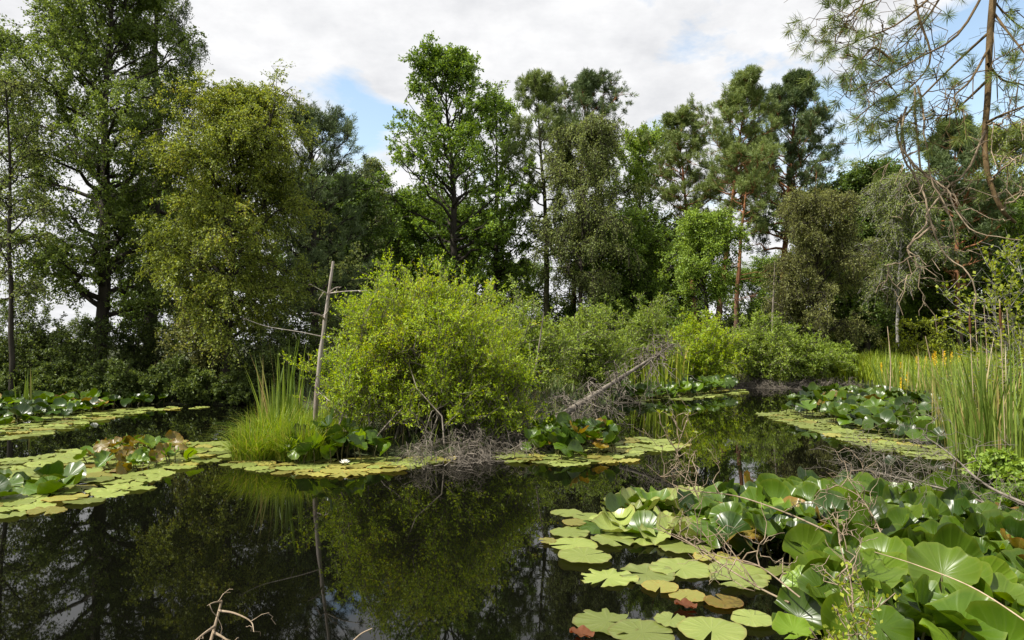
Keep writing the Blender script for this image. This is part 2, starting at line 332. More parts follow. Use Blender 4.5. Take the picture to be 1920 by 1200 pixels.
# ------------------------------------------------------------------ the ground and the pond
def xy(px, py): return tuple(W(px, py)[:2])
POND = [(2.3, 1.6), (2.9, 3.0), (3.9, 4.6), (5.3, 6.6), (6.2, 8.3), (8.2, 12.0), (9.8, 16.0), (11.6, 20.5), (12.2, 23.5),
        (9.0, 24.0), (6.2, 22.6), (4.2, 20.0), (2.6, 16.6), (1.6, 13.6), (.75, 11.2), (.1, 9.2), (-.7, 8.55), (-2.0, 8.5), (-3.1, 9.0),
        (-3.4, 10.0), (-3.0, 12.0), (-3.2, 14.2), (-5.5, 15.6), (-9, 15.9), (-13, 15.6), (-19, 14), (-21, 6), (-14, 1.0), (-4, .9)]
def pond_sd(X, Y):
    """signed distance to the pond outline, negative inside"""
    p = np.array(POND); q = np.roll(p, -1, 0)
    d = np.full(X.shape, 1e9); ins = np.zeros(X.shape, bool)
    for a, b in zip(p, q):
        e = b-a; t = np.clip(((X-a[0])*e[0] + (Y-a[1])*e[1])/(e@e), 0, 1)
        d = np.minimum(d, np.hypot(X-a[0]-t*e[0], Y-a[1]-t*e[1]))
        c = ((a[1] > Y) != (b[1] > Y)) & (X < (b[0]-a[0])*(Y-a[1])/(b[1]-a[1]+1e-12) + a[0]); ins ^= c
    return np.where(ins, -d, d)
def ground_z(X, Y):
    X = np.asarray(X, float); Y = np.asarray(Y, float); d = pond_sd(X, Y)
    z = np.where(d < 0, -.7*(1-np.exp(np.minimum(d, 0)/.5)), .28*(1-np.exp(-np.maximum(d, 0)/1.2)))
    return z + .05*np.sin(X*1.7+.4*Y)*np.sin(Y*1.3)*np.clip(d, 0, 1)
def axis(a, b, step, far):
    c = np.arange(a, b+step, step); o = np.array([1, 2, 4, 8, 16, 40, 100, 250, 600, far])
    return np.concatenate([(a-o)[::-1], c, b+o])
def build_ground():
    x = axis(-24, 26, .35, 1600); y = axis(-3, 45, .35, 1600)
    X, Y = np.meshgrid(x, y); Z = ground_z(X, Y)
    V = np.stack([X, Y, Z], -1).reshape(-1, 3); nx = len(x)
    i, j = np.meshgrid(np.arange(nx-1), np.arange(len(y)-1)); a = (j*nx+i).ravel()
    mb = MB(); mb.add(V, np.stack([a, a+1, a+nx+1, a+nx], -1))
    o = link('ground', mb.mesh('ground', ground_mat())); o['kind'] = 'structure'
    mb = MB(); p = np.array(POND)
    c = np.array([-2., 8.])
    xs = np.linspace(-24, 16, 41); ys = np.linspace(-.2, 27, 28); X, Y = np.meshgrid(xs, ys)
    i, j = np.meshgrid(np.arange(40), np.arange(27)); a = (j*41+i).ravel()
    keep = pond_sd(X, Y) < 2.2; kf = keep.ravel(); f = np.stack([a, a+1, a+42, a+41], -1); f = f[kf[f].all(1)]
    used, inv = np.unique(f, return_inverse=True)
    mb.add(np.stack([X, Y, 0*X], -1).reshape(-1, 3)[used], inv.reshape(f.shape))
    o = link('pond_water', mb.mesh('pond_water', water_mat())); o['kind'] = 'structure'
build_ground()

# ------------------------------------------------------------------ trees
def tree(name, label, cat, px, d, ytop, ybot, hws, kind, leaf, bark, seed, basepx=None, group=None, tr=.14, nprim=30, nsec=8, ntw=6, per=18,
         L=.09, Wd=.055, leanx=0., bare=None, droop=None, sides=7, clump=1.):
    """px,d: crown axis and distance; ytop/ybot: crown top and bottom rows; hws: half widths in px from the crown bottom to its top"""
    rng = np.random.default_rng(seed); nprim = int(nprim*1.35); nsec = int(nsec*1.2+.5); per = int(per*1.0+.5); L *= 1.04; Wd *= 1.06
    top = P(px, ytop, d); bx = P(basepx if basepx is not None else px, 640, d)
    base = np.array([bx[0], d, float(ground_z(bx[0], d))])
    zb = P(px, ybot, d)[2]-base[2]; H = top[2]-base[2]; hws = np.array(hws)*d/FPX
    root = thing(name, label, cat, base, group)
    k = 14; u = np.linspace(0, 1, k)
    tp = np.zeros((1, k, 3)); tp[0, :, 2] = u*H
    tp[0, :, 0] = (top[0]-base[0])*u**1.4 + leanx*np.sin(u*PI)
    wv = rng.normal(size=(k, 2))*.05*H/10; wv[0] = 0; tp[0, :, :2] += np.cumsum(wv, 0)*.6
    trr = (tr*(1-u)**.85 + .012)[None]; trr[0, 0] *= 1.3
    wood = MB(); fol = MB()
    tubes(wood, tp, trr, sides)
    f0 = max(zb/H, .04)
    s = f0 + (1-f0)*((np.arange(nprim)+rng.random(nprim))/nprim)**.9; s = np.minimum(s, .985)
    rel = (s-f0)/(1-f0)
    st, _ = along(tp, np.zeros(nprim, int), s)
    az = np.arange(nprim)*2.39996 + rng.normal(size=nprim)*.5
    reach = np.interp(rel, np.linspace(0, 1, len(hws)), hws)*(.62+.55*rng.random(nprim))
    if kind == 'pine': el = R_(6)+R_(54)*rel; cv = .2
    elif kind == 'spruce': el = R_(-14)+R_(40)*rel; cv = -.05
    elif kind == 'birch': el = R_(38)+R_(28)*rel; cv = -.55
    else: el = R_(22)+R_(40)*rel; cv = -.08
    el = el + rng.normal(size=nprim)*.12
    uu = np.linspace(0, 1, 6)
    dh = np.stack([np.cos(az), np.sin(az), 0*az], -1)
    rise = np.tan(el)*reach
    pr = st[:, None, :] + dh[:, None, :]*(reach[:, None]*uu)[:, :, None]
    pr[:, :, 2] += rise[:, None]*uu + cv*reach[:, None]*uu**2
    pr[:, 1:] += rng.normal(size=(nprim, 5, 3))*.05*reach[:, None, None]
    pr[:, :, 2] = np.minimum(pr[:, :, 2], H*1.0)
    pr0 = np.interp(s, u, trr[0])*.55
    tubes(wood, pr, np.maximum(pr0[:, None]*(1-uu*.85), .008), 5)
    rl = reach
    if kind == 'pine':
        sec, ss, ii = kids(pr, nsec, rng, .3, 1, lambda s, i: rl[i]*.34*(1.15-s*.6)+.18, .8, .9, .25, -.1)
        tubes(wood, sec, np.full((len(sec), 4), 1.)*np.array([.018, .014, .01, .006]), 3)
        tw, _, _ = kids(sec, ntw, rng, .25, 1, lambda s, i: .22+0*s, .9, .8, .35, -.1, k=3)
        tip = tw[:, -1]; td = nrm(tw[:, -1]-tw[:, 0])
        n = len(tw); idx = np.repeat(np.arange(n), per)
        D = td[idx]*.75 + nrm(rng.normal(size=(n*per, 3)))*.85; D[:, 2] += .15
        C = tip[idx] - td[idx]*(.16*rng.random(n*per))[:, None] + rng.normal(size=(n*per, 3))*.02
        leaves(fol, C, D, L*(.7+.6*rng.random(n*per)), Wd, rng, .2, tint=rng.random(n*per)*.6+.4*np.repeat(rng.random(n), per))
        if bare:
            nb = 9; s2 = bare + (f0-bare)*rng.random(nb); st2, _ = along(tp, np.zeros(nb, int), s2); a2 = rng.random(nb)*6.28
            l2 = .5+rng.random(nb)*1.1; q = np.linspace(0, 1, 6)
            pb = st2[:, None] + np.stack([np.cos(a2), np.sin(a2), .1+0*a2], -1)[:, None]*(l2[:, None]*q)[:, :, None] + rng.normal(size=(nb, 6, 3))*.05*q[None, :, None]
            tubes(wood, pb, .02*(1-q*.8)[None].repeat(nb, 0), 4)
            k2, _, _ = kids(pb, 4, rng, .3, 1, lambda s, i: .4+0*s); tubes(wood, k2, np.full((len(k2), 4), .007), 3)
    elif kind == 'spruce':
        sec, ss, ii = kids(pr, nsec, rng, .12, 1, lambda s, i: rl[i]*.28*(1.2-s)+.22, .8, .7, -.1, .35)
        tubes(wood, sec, np.full((len(sec), 4), .010), 3)
        tw, _, _ = kids(np.concatenate([sec]), ntw, rng, .1, 1, lambda s, i: .30+0*s, .5, .35, -.75, .25, k=3)
        leaf_on(fol, tw, per, rng, L, Wd, .2, -.2, .015, .8)
    else:
        dp = droop if droop is not None else (.55 if kind == 'birch' else .05)
        sec, ss, ii = kids(pr, nsec, rng, .22, 1, lambda s, i: rl[i]*.42*(1.2-s*.7)+.22, .95, .75, .18, dp*.6)
        tubes(wood, sec, np.array([.022, .016, .011, .006])[None].repeat(len(sec), 0)*(d/30), 3)
        tw, _, _ = kids(sec, ntw, rng, .2, 1, lambda s, i: (.42 if kind == 'birch' else .34)*(.7+rl[i % len(rl)]*.2), 1., .6, .1-dp*.7, dp, k=4)
        tubes(wood, tw[:, [0, 3]], np.full((len(tw), 2), .0045*d/17), 3)
        leaf_on(fol, tw, per, rng, L, Wd, .5, -.25 if kind == 'birch' else 0., .045*d/25*clump, .9)
    link('trunk', wood.mesh('trunk', bark), root); link('crown', fol.mesh('crown', leaf, smooth=False), root)
    return root

def shrub(name, label, cat, px, d, ytop, hw, leaf, bark, seed, group=None, nst=26, nsec=9, ntw=6, per=10, L=.05, Wd=.022, depth=.8, ybase=None,
          stemr=.014, droop=.1, up=.35, leanx=0., base_open=.15, lop=None, twl=.26, out=.9, s0=.12):
    rng = np.random.default_rng(seed)
    top = P(px, ytop, d); base = np.array([top[0], d, max(0., float(ground_z(top[0], d)))-.02])
    H = top[2]-base[2]; Rx = hw*d/FPX
    root = thing(name, label, cat, base, group)
    az = np.arange(nst)*2.39996+rng.normal(size=nst)*.3; rr = np.sqrt((np.arange(nst)+.5)/nst)
    ex = rr*np.cos(az)*Rx*.86; ey = rr*np.sin(az)*Rx*depth*.86; ez = H*np.sqrt(np.maximum(1-.86*rr**2, .04))*(.64+.42*rng.random(nst))
    if lop: ez = ez*np.interp(ex/Rx, [-1, 0, 1], lop)
    u = np.linspace(0, 1, 7)
    pr = np.zeros((nst, 7, 3))
    b0 = rng.normal(size=(nst, 2))*Rx*base_open
    pr[:, :, 0] = b0[:, :1] + (ex-b0[:, 0])[:, None]*u**1.15 + leanx*u**2; pr[:, :, 1] = b0[:, 1:] + (ey-b0[:, 1])[:, None]*u**1.15
    pr[:, :, 2] = ez[:, None]*(u*(1.35-.35*u))
    pr[:, 1:] += rng.normal(size=(nst, 6, 3))*.03*H
    pr[:, :, 2] = np.maximum(pr[:, :, 2], 0)
    wood = MB(); fol = MB()
    tubes(wood, pr, stemr*(1-.75*u)[None].repeat(nst, 0), 4)
    sc_ = H/2.4
    sec, _, _ = kids(pr, nsec, rng, s0, 1, lambda s, i: (.55+0*s)*sc_, .9, .75, up, droop)
    tubes(wood, sec, stemr*.4*np.array([1, .8, .6, .35])[None].repeat(len(sec), 0), 3)
    tw, _, _ = kids(sec, ntw, rng, .15, 1, lambda s, i: (twl+0*s)*sc_, .9, .7, up, droop)
    tw[:, :, 2] = np.maximum(tw[:, :, 2], .03)
    tubes(wood, tw[:, [0, 3]], np.full((len(tw), 2), .0025*max(d/10, 1)), 3)
    leaf_on(fol, tw, per, rng, L, Wd, .5, .1, .012*max(d/10, 1), out)
    link('stems', wood.mesh('stems', bark), root); link('foliage', fol.mesh('foliage', leaf, smooth=False), root)
    return root

def copy_thing(o, loc, rz=0, scale=1., label=None):
    c = o.copy(); COL.objects.link(c); c.location = loc; c.rotation_euler = (0, 0, rz); c.scale = (scale,)*3
    if label: c['label'] = label
    for ch in list(o.children):
        e = ch.copy(); COL.objects.link(e); e.parent = c
    return c

G_TREE = 'trees around the pond'
G_PINE = 'pines on the far bank'
T = tree
# left bank
T('broadleaf_tree', 'grey green loose tree cut by the left edge behind the thin bare trunk', 'tree', -20, 19, 70, 600, [90, 130, 130, 100, 40], 'broad', M['alder'], M['bark_dark'], 11, tr=.12, nprim=24, nsec=8, ntw=6, per=14, L=.07, Wd=.045)
T('birch_tree', 'thin leaning young birch with bare dark trunk beside the far left lily bed', 'tree', 10, 15.6, 150, 560, [50, 60, 70, 50, 20], 'birch', M['birch'], M['bark_dark'], 12, basepx=22, tr=.055, nprim=16, nsec=6, ntw=5, per=10, L=.06, Wd=.038)
T('broadleaf_tree', 'tall dark green leafy tree in front of the spruce, crown past the top edge', 'tree', 185, 17.8, -80, 600, [100, 150, 172, 155, 125, 90, 40], 'broad', M['alder'], M['bark_dark'], 13, tr=.17, nprim=52, nsec=9, ntw=7, per=23, L=.062, Wd=.04, droop=.22)
T('spruce_tree', 'tall dark spruce with drooping tiered branches behind the leafy tree on the left', 'tree', 290, 20.5, -150, 560, [100, 115, 120, 110, 85, 50, 8], 'spruce', M['spruce'], M['bark_dark'], 14, tr=.19, nprim=34, nsec=15, ntw=8, per=14, L=.075, Wd=.02)
T('birch_tree', 'rounded olive yellow birch with forked dark trunk left of the bare snag', 'tree', 450, 16.4, 188, 640, [95, 125, 138, 132, 105, 60, 18], 'birch', M['birch_olive'], M['bark_dark'], 15, basepx=425, tr=.10, nprim=52, nsec=10, ntw=7, per=28, L=.052, Wd=.03, droop=.4)
T('pine_tree', 'dark pine half hidden behind the olive birch with a branch poking out right', 'tree', 585, 22, 228, 620, [75, 80, 80, 75, 30], 'pine', M['pine_dark'], M['bark_dark'], 16, tr=.14, nprim=40, nsec=9, ntw=5, per=23, L=.12, Wd=.014)
# centre
T('birch_tree', 'slim pointed birch standing alone left of the tall oak', 'tree', 700, 33, 305, 560, [45, 45, 35, 22, 8], 'birch', M['birch'], M['bark_birch'], 21, tr=.09, nprim=28, nsec=7, ntw=5, per=12, L=.09, Wd=.05)
T('broadleaf_tree', 'dark bushy tree between the olive birch and the slim birch', 'tree', 645, 29, 350, 610, [80, 85, 75, 60, 25], 'broad', M['dark'], M['bark_dark'], 22, tr=.12, nprim=30, nsec=8, ntw=6, per=15, L=.09, Wd=.055)
T('broadleaf_tree', 'mid green spreading tree below the slim birch and left of the oak trunk', 'tree', 745, 35, 385, 600, [85, 95, 90, 70, 30], 'broad', M['oak'], M['bark_dark'], 23, tr=.13, nprim=30, nsec=8, ntw=6, per=14, L=.11, Wd=.07)
T('oak_tree', 'tallest oak in the middle with ragged top branches reaching left', 'tree', 838, 33, 122, 545, [70, 105, 120, 115, 105, 88, 62, 22], 'broad', M['oak'], M['bark_dark'], 24, basepx=856, tr=.24, nprim=44, nsec=7, ntw=6, per=14, L=.12, Wd=.08, clump=.75)
T('oak_tree', 'shorter oak behind the right shoulder of the tallest oak', 'tree', 925, 37, 195, 560, [60, 80, 75, 60, 30], 'broad', M['oak'], M['bark_dark'], 25, tr=.18, nprim=26, nsec=7, ntw=6, per=12, L=.12, Wd=.08, clump=.75)
T('pine_tree', 'tall pine with straight mossy trunk right of the oaks', 'tree', 1008, 34, 156, 420, [50, 75, 70, 48, 32, 12], 'pine', M['pine'], M['bark_moss'], 26, basepx=1022, tr=.17, nprim=30, nsec=8, ntw=5, per=23, L=.19, Wd=.022, bare=.3)
T('pine_tree', 'dark topped pine with spiky crown leaning right above the weeping birch', 'tree', 1105, 38, 162, 350, [60, 85, 80, 60, 34, 12], 'pine', M['pine_dark'], M['bark_pine'], 27, basepx=1068, tr=.17, nprim=30, nsec=8, ntw=5, per=22, L=.2, Wd=.026, bare=.35)
T('birch_tree', 'weeping grey green birch with hanging foliage in front of the dark topped pine', 'tree', 1088, 32, 240, 540, [85, 95, 90, 70, 55, 25], 'birch', M['birch'], M['bark_dark'], 28, tr=.11, nprim=36, nsec=8, ntw=7, per=15, L=.085, Wd=.045, droop=.75)
T('broadleaf_tree', 'light green tree seen between the weeping birch and the reddish pines', 'tree', 1200, 41, 268, 590, [70, 85, 80, 65, 30], 'broad', M['light'], M['bark_dark'], 29, tr=.14, nprim=30, nsec=8, ntw=6, per=12, L=.13, Wd=.08)
T('pine_tree', 'bushy pine with sideways reddish trunk left of the tall forked pine', 'tree', 1270, 36, 228, 430, [50, 72, 70, 50, 32, 10], 'pine', M['pine'], M['bark_pine'], 30, basepx=1312, tr=.16, nprim=30, nsec=8, ntw=5, per=23, L=.19, Wd=.024, bare=.4)
T('pine_tree', 'tall bright pine with curved orange trunk and pointed right leaning top', 'tree', 1392, 33, 154, 392, [50, 75, 80, 62, 36, 20, 8], 'pine', M['pine'], M['bark_pine'], 31, basepx=1340, tr=.17, nprim=36, nsec=8, ntw=6, per=23, L=.18, Wd=.022, bare=.35)
T('pine_tree', 'shorter pine with straight thin orange trunk below the tall bright pine', 'tree', 1404, 31, 300, 440, [34, 52, 55, 34], 'pine', M['pine'], M['bark_pine'], 32, basepx=1376, tr=.13, nprim=20, nsec=7, ntw=5, per=22, L=.17, Wd=.02, bare=.25)
T('pine_tree', 'broad dark pine with tiered right side against the blue sky', 'tree', 1497, 35, 155, 480, [70, 88, 95, 92, 66, 40, 24, 8], 'pine', M['pine_dark'], M['bark_pine'], 33, basepx=1462, tr=.2, nprim=48, nsec=9, ntw=6, per=24, L=.19, Wd=.026, bare=.25)
T('broadleaf_tree', 'small light green round tree in front of the reddish pine trunks', 'tree', 1306, 28, 422, 575, [46, 62, 60, 44, 18], 'broad', M['light'], M['bark_dark'], 34, basepx=1328, tr=.13, nprim=28, nsec=8, ntw=6, per=16, L=.085, Wd=.05)
T('willow_tree', 'grey green willow mound with drooping sides right of the pine trunks', 'tree', 1530, 26, 378, 640, [75, 80, 72, 58, 25], 'birch', M['greywillow'], M['bark_dark'], 35, tr=.09, nprim=40, nsec=8, ntw=7, per=17, L=.075, Wd=.03, droop=.5)
T('broadleaf_tree', 'dark green dense tree right of the grey willow', 'tree', 1625, 33, 335, 630, [70, 85, 85, 70, 35], 'broad', M['dark'], M['bark_dark'], 36, tr=.16, nprim=42, nsec=8, ntw=7, per=16, L=.11, Wd=.07)
T('birch_tree', 'pale green birch with several thin white stems left of the hanging dead twigs', 'tree', 1705, 29, 335, 560, [55, 70, 68, 50, 25], 'birch', M['birch'], M['bark_birch'], 37, basepx=1682, tr=.065, nprim=28, nsec=8, ntw=6, per=13, L=.08, Wd=.045)
T('pine_tree', 'dark layered pine behind the hanging dead twigs with a bare red trunk', 'tree', 1795, 31, 240, 545, [70, 90, 92, 78, 48, 25, 8], 'pine', M['pine_dark'], M['bark_pine'], 38, basepx=1800, tr=.15, nprim=40, nsec=9, ntw=6, per=23, L=.18, Wd=.026, bare=.1)
T('birch_tree', 'yellowish green birch at the right edge beyond the layered pine', 'tree', 1895, 36, 248, 600, [90, 110, 105, 85, 40], 'birch', M['birch_olive'], M['bark_birch'], 39, tr=.12, nprim=36, nsec=8, ntw=6, per=15, L=.1, Wd=.055)
# dense trees that close the view behind
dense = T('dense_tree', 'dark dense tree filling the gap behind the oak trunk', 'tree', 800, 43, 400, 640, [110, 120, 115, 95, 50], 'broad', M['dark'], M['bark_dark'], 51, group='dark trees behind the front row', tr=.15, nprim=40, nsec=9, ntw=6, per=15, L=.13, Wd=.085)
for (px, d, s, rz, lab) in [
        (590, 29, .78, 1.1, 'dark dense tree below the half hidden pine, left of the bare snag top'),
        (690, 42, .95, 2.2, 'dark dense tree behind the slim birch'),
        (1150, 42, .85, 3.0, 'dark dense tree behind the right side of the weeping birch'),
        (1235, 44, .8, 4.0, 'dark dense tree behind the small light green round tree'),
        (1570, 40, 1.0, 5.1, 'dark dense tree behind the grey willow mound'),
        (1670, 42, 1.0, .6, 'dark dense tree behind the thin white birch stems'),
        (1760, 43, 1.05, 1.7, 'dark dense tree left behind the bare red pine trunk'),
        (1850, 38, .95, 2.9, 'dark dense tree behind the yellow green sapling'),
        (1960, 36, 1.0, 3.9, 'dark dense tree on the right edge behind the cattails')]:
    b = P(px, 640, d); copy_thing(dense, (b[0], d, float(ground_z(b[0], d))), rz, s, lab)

filler = T('leafy_tree', 'mid green leafy tree low behind the oak trunk', 'tree', 885, 39, 420, 655, [95, 110, 105, 85, 45], 'broad', M['oak'], M['bark_dark'], 52, group='mid green trees under the pines', tr=.12, nprim=36, nsec=8, ntw=6, per=13, L=.12, Wd=.078)
for (px, d, s, rz, lab) in [(965, 45, .75, 1., 'mid green leafy tree low left of the mossy trunked pine'), (1120, 37, .95, 2.1, 'mid green leafy tree low under the weeping birch'), (1185, 36, .8, 3.3, 'mid green leafy tree left of the small light green round tree'),
        (1262, 44, .7, 4.2, 'mid green leafy tree under the bushy pine'), (1410, 46, .7, 5.3, 'mid green leafy tree behind the straight thin orange trunk'), (1470, 42, .75, .4, 'mid green leafy tree under the broad dark pine'), (1690, 35, .9, 1.5, 'mid green leafy tree behind the hanging dead twigs'),
        (1860, 33, .9, 2.4, 'mid green leafy tree right of the bare red pine trunk'), (330, 26, .8, 4.9, 'mid green leafy tree behind the olive birch'), (665, 34, .8, 5.8, 'mid green leafy tree left of the slim birch')]:
    b = P(px, 640, d); copy_thing(filler, (b[0], d, float(ground_z(b[0], d))), rz, s, lab)

# ------------------------------------------------------------------ shrubs
S = shrub
und = [(30, 16.6, 560, 95, 'dark shrub on the bank behind the far left lily bed'), (150, 17, 590, 100, 'dark shrub at the foot of the leafy tree on the left'),
       (265, 18.5, 560, 80, 'dark shrub under the spruce'), (330, 16.2, 660, 75, 'low dark shrub overhanging the water under the spruce'),
       (390, 16.6, 560, 85, 'grey green shrub left of the olive birch trunk'), (500, 16.4, 600, 85, 'dark shrub right of the olive birch trunk'),
       (560, 18.5, 540, 80, 'dark shrub behind the tall blades beside the snag'), (90, 15.9, 670, 60, 'low leafy shrub at the water by the far left blades'),
       (215, 15.9, 675, 70, 'low leafy shrub at the water under the dark gap'),
       (45, 24, 575, 110, 'green shrub far back in the gap left of the leafy tree trunk'), (150, 25, 585, 90, 'green shrub far back in the gap right of the leafy tree trunk'),
       (20, 16.0, 690, 60, 'low leafy shrub at the water by the left edge'), (150, 16.1, 690, 65, 'low leafy shrub at the water below the leafy tree trunk'), (300, 16.2, 695, 60, 'low leafy shrub at the water right of the dark gap'),
       (375, 15.9, 690, 60, 'low leafy shrub dipping into the water left of the birch foot'), (450, 15.8, 690, 60, 'low leafy shrub dipping into the water right of the birch foot')]
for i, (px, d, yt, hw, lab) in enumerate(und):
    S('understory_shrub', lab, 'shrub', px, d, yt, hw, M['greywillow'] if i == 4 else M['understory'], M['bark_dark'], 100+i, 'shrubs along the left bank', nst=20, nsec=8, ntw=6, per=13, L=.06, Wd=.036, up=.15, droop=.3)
S('willow_bush', 'large bright yellow green willow bush on the islet beside the bare snag', 'bush', 790, 9.7, 505, 205, M['willow'], M['deadgrey'], 120, nst=90, nsec=14, ntw=8, per=15, L=.040, Wd=.0175, stemr=.012, lop=[.9, 1.0, .8], up=.65, base_open=.36, s0=.04)
mid = [(985, 14.5, 558, 110, 'willow2', 'rounded green willow bush right behind the islet bush'),
       (905, 12.5, 575, 75, 'willow', 'light green bush tucked against the right shoulder of the islet bush'),
       (1110, 17, 580, 85, 'willow2', 'olive bush behind the fallen dead tree'),
       (1215, 19.5, 565, 60, 'willow2', 'upright pale green bush above the fallen dead tree tip'),
       (1325, 21.5, 597, 70, 'willow', 'bright low bush above the dead brush on the far bank'),
       (1420, 22.5, 590, 80, 'willow2', 'pale green bush left of the grey willow'),
       (1500, 23.5, 628, 80, 'willow2', 'low olive bush over dead twigs on the far bank'),
       (1565, 24.5, 645, 50, 'willow2', 'smallest low bush at the right end of the far bank')]
for i, (px, d, yt, hw, mt, lab) in enumerate(mid):
    S('willow_bush', lab, 'bush', px, d, yt, hw, M[mt], M['deadgrey'], 130+i, 'willow bushes on the far bank', nst=34, nsec=9, ntw=6, per=12, L=.065*max(1, d/18), Wd=.03*max(1, d/18), up=.35)
S('willow_bush', 'low side of bright willow sprouting over bare stems right of the islet bush', 'bush', 930, 9.35, 650, 95, M['willow'], M['deadgrey'], 121, nst=26, nsec=8, ntw=6, per=7, L=.044, Wd=.021, stemr=.01, up=.4, base_open=.3)
for i, (px, d, yt, hw, lab) in enumerate([(650, 24, 470, 70, 'green shrub behind the bare snag top'), (1700, 27, 610, 55, 'small yellow leaved shrub under the white birch stems'),
                                          (1760, 26, 600, 50, 'loose yellow leaved shrub left of the bare red pine trunk'), (1240, 30, 560, 90, 'green shrub under the reddish pines'), (1440, 29, 560, 80, 'dark shrub around the orange pine trunks')]):
    S('bank_shrub', lab, 'shrub', px, d, yt, hw, M[['birch', 'sapling', 'sapling', 'oak', 'dark'][i]], M['bark_dark'], 150+i, None, nst=16, nsec=7, ntw=5, per=[12, 5, 5, 12, 12][i], L=.09, Wd=.05)
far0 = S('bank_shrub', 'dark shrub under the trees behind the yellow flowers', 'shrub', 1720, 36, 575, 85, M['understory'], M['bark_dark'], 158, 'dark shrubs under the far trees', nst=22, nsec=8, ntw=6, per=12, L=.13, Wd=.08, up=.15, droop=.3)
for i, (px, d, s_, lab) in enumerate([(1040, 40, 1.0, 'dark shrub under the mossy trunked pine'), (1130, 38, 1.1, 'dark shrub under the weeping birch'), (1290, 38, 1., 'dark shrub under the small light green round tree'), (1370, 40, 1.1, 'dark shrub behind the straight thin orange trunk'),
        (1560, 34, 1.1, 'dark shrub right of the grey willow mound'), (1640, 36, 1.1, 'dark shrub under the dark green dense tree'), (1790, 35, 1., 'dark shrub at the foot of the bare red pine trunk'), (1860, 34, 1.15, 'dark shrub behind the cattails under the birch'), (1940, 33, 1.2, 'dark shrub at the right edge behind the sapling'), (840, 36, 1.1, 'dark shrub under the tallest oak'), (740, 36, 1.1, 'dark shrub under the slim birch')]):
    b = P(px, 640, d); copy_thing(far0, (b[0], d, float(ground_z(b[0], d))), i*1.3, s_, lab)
S('sapling', 'yellow green birch sapling with airy leaves at the right edge above the cattails', 'sapling', 1893, 9.0, 445, 62, M['sapling'], M['bark_birch'], 160, None, nst=9, nsec=12, ntw=6, per=7, L=.05, Wd=.036, stemr=.012, up=.15, base_open=.1)

# ------------------------------------------------------------------ dead wood
def deadwood(name, label, cat, trunk, r0, r1, seed, mat, nside, slen, sub=3, twig=3, group=None, s0=.1, up=.1, droop=.2, spread=1., n=26, sides=8, hand=(), wob=.08, clampz=None, part='twigs', tufts=0):
    """a bare stem along hand laid points with random side branches; hand: extra branches as (points, radius)"""
    rng = np.random.default_rng(seed)
    t = smooth(trunk, n); base = t[0].copy()
    root = thing(name, label, cat, base, group); t = t-base
    mb = MB(); u = np.linspace(0, 1, n)
    rr = r0+(r1-r0)*u; rr = rr*(1+.10*rng.normal(size=n)*(r0 > .02))
    tubes(mb, t[None], rr[None], sides)
    link('stem', mb.mesh('stem', mat), root)
    mb = MB(); lv = []
    for pts, r in hand:
        h = smooth(np.array(pts)-base, 14); tubes(mb, h[None], (r*(1-.75*np.linspace(0, 1, 14)))[None], 6); lv.append(h)
    def cl(a):
        if clampz is not None: a[:, :, 2] = np.maximum(a[:, :, 2], clampz-base[2])
        return a
    if nside:
        b, s, i = kids(t[None], nside, rng, s0, 1, lambda s, i: slen*(1.1-.6*s), spread, .5, up, droop, k=7, wob=wob); b = cl(b)
        tubes(mb, b, max(r1*.8, .004)*(1-.7*np.linspace(0, 1, 7))[None].repeat(len(b), 0), 4)
    else: b = np.stack([smooth(h, 7) for h in lv]) if lv else np.zeros((0, 7, 3))
    if lv and nside: b = np.concatenate([b, np.stack([smooth(h, 7) for h in lv])])
    if sub and len(b):
        c, _, _ = kids(b, sub, rng, .2, 1, lambda s, i: slen*.45+0*s, spread, .6, up, droop, k=5, wob=wob); c = cl(c)
        tubes(mb, c, max(r1*.45, .0025)*(1-.6*np.linspace(0, 1, 5))[None].repeat(len(c), 0), 3)
        if twig:
            e, _, _ = kids(c, twig, rng, .2, 1, lambda s, i: slen*.22+0*s, spread, .6, up, droop, k=4, wob=wob); e = cl(e)
            tubes(mb, e, np.full((len(e), 4), max(r1*.28, .0016)), 3)
    if mb.n: link(part, mb.mesh(part, mat), root)
    if tufts:
        e = np.concatenate([t[None, -1]] + [h[None, -1] for h in lv] + [h[None, 9] for h in lv] + ([b[::2, -1]] if len(b) else [])); c = np.repeat(e, tufts, 0); fm = MB()
        leaves(fm, c, rng.normal(size=c.shape)+np.array([0, 0, .6]), .034, .015, rng); link('young_leaves', fm.mesh('young_leaves', M['sapling'], smooth=False), root)
    return root

deadwood('dead_snag', 'bare dead trunk with stubby branches standing on the left of the islet bush', 'dead tree',
         [P(590, 800, 8.9), P(597, 700, 8.9), P(608, 610, 8.9), P(617, 545, 8.9), P(625, 490, 8.9)], .034, .017, 5, M['deadsnag'], 0, .2, 2, 0,
         hand=[([P(608, 632, 8.9), P(560, 622, 8.8), P(500, 612, 8.7), P(455, 596, 8.6)], .009), ([P(616, 552, 8.9), P(600, 543, 8.8), P(580, 532, 8.7)], .009),
               ([P(617, 550, 8.9), P(650, 546, 8.7), P(690, 545, 8.6)], .010), ([P(617, 549, 8.9), P(628, 540, 8.8), P(640, 538, 8.7)], .009),
               ([P(610, 600, 8.9), P(598, 590, 8.7), P(582, 586, 8.6)], .015), ([P(610, 590, 8.9), P(617, 580, 8.7)], .011), ([P(596, 735, 8.9), P(610, 745, 8.6), P(618, 752, 8.5)], .01)], part='branches')
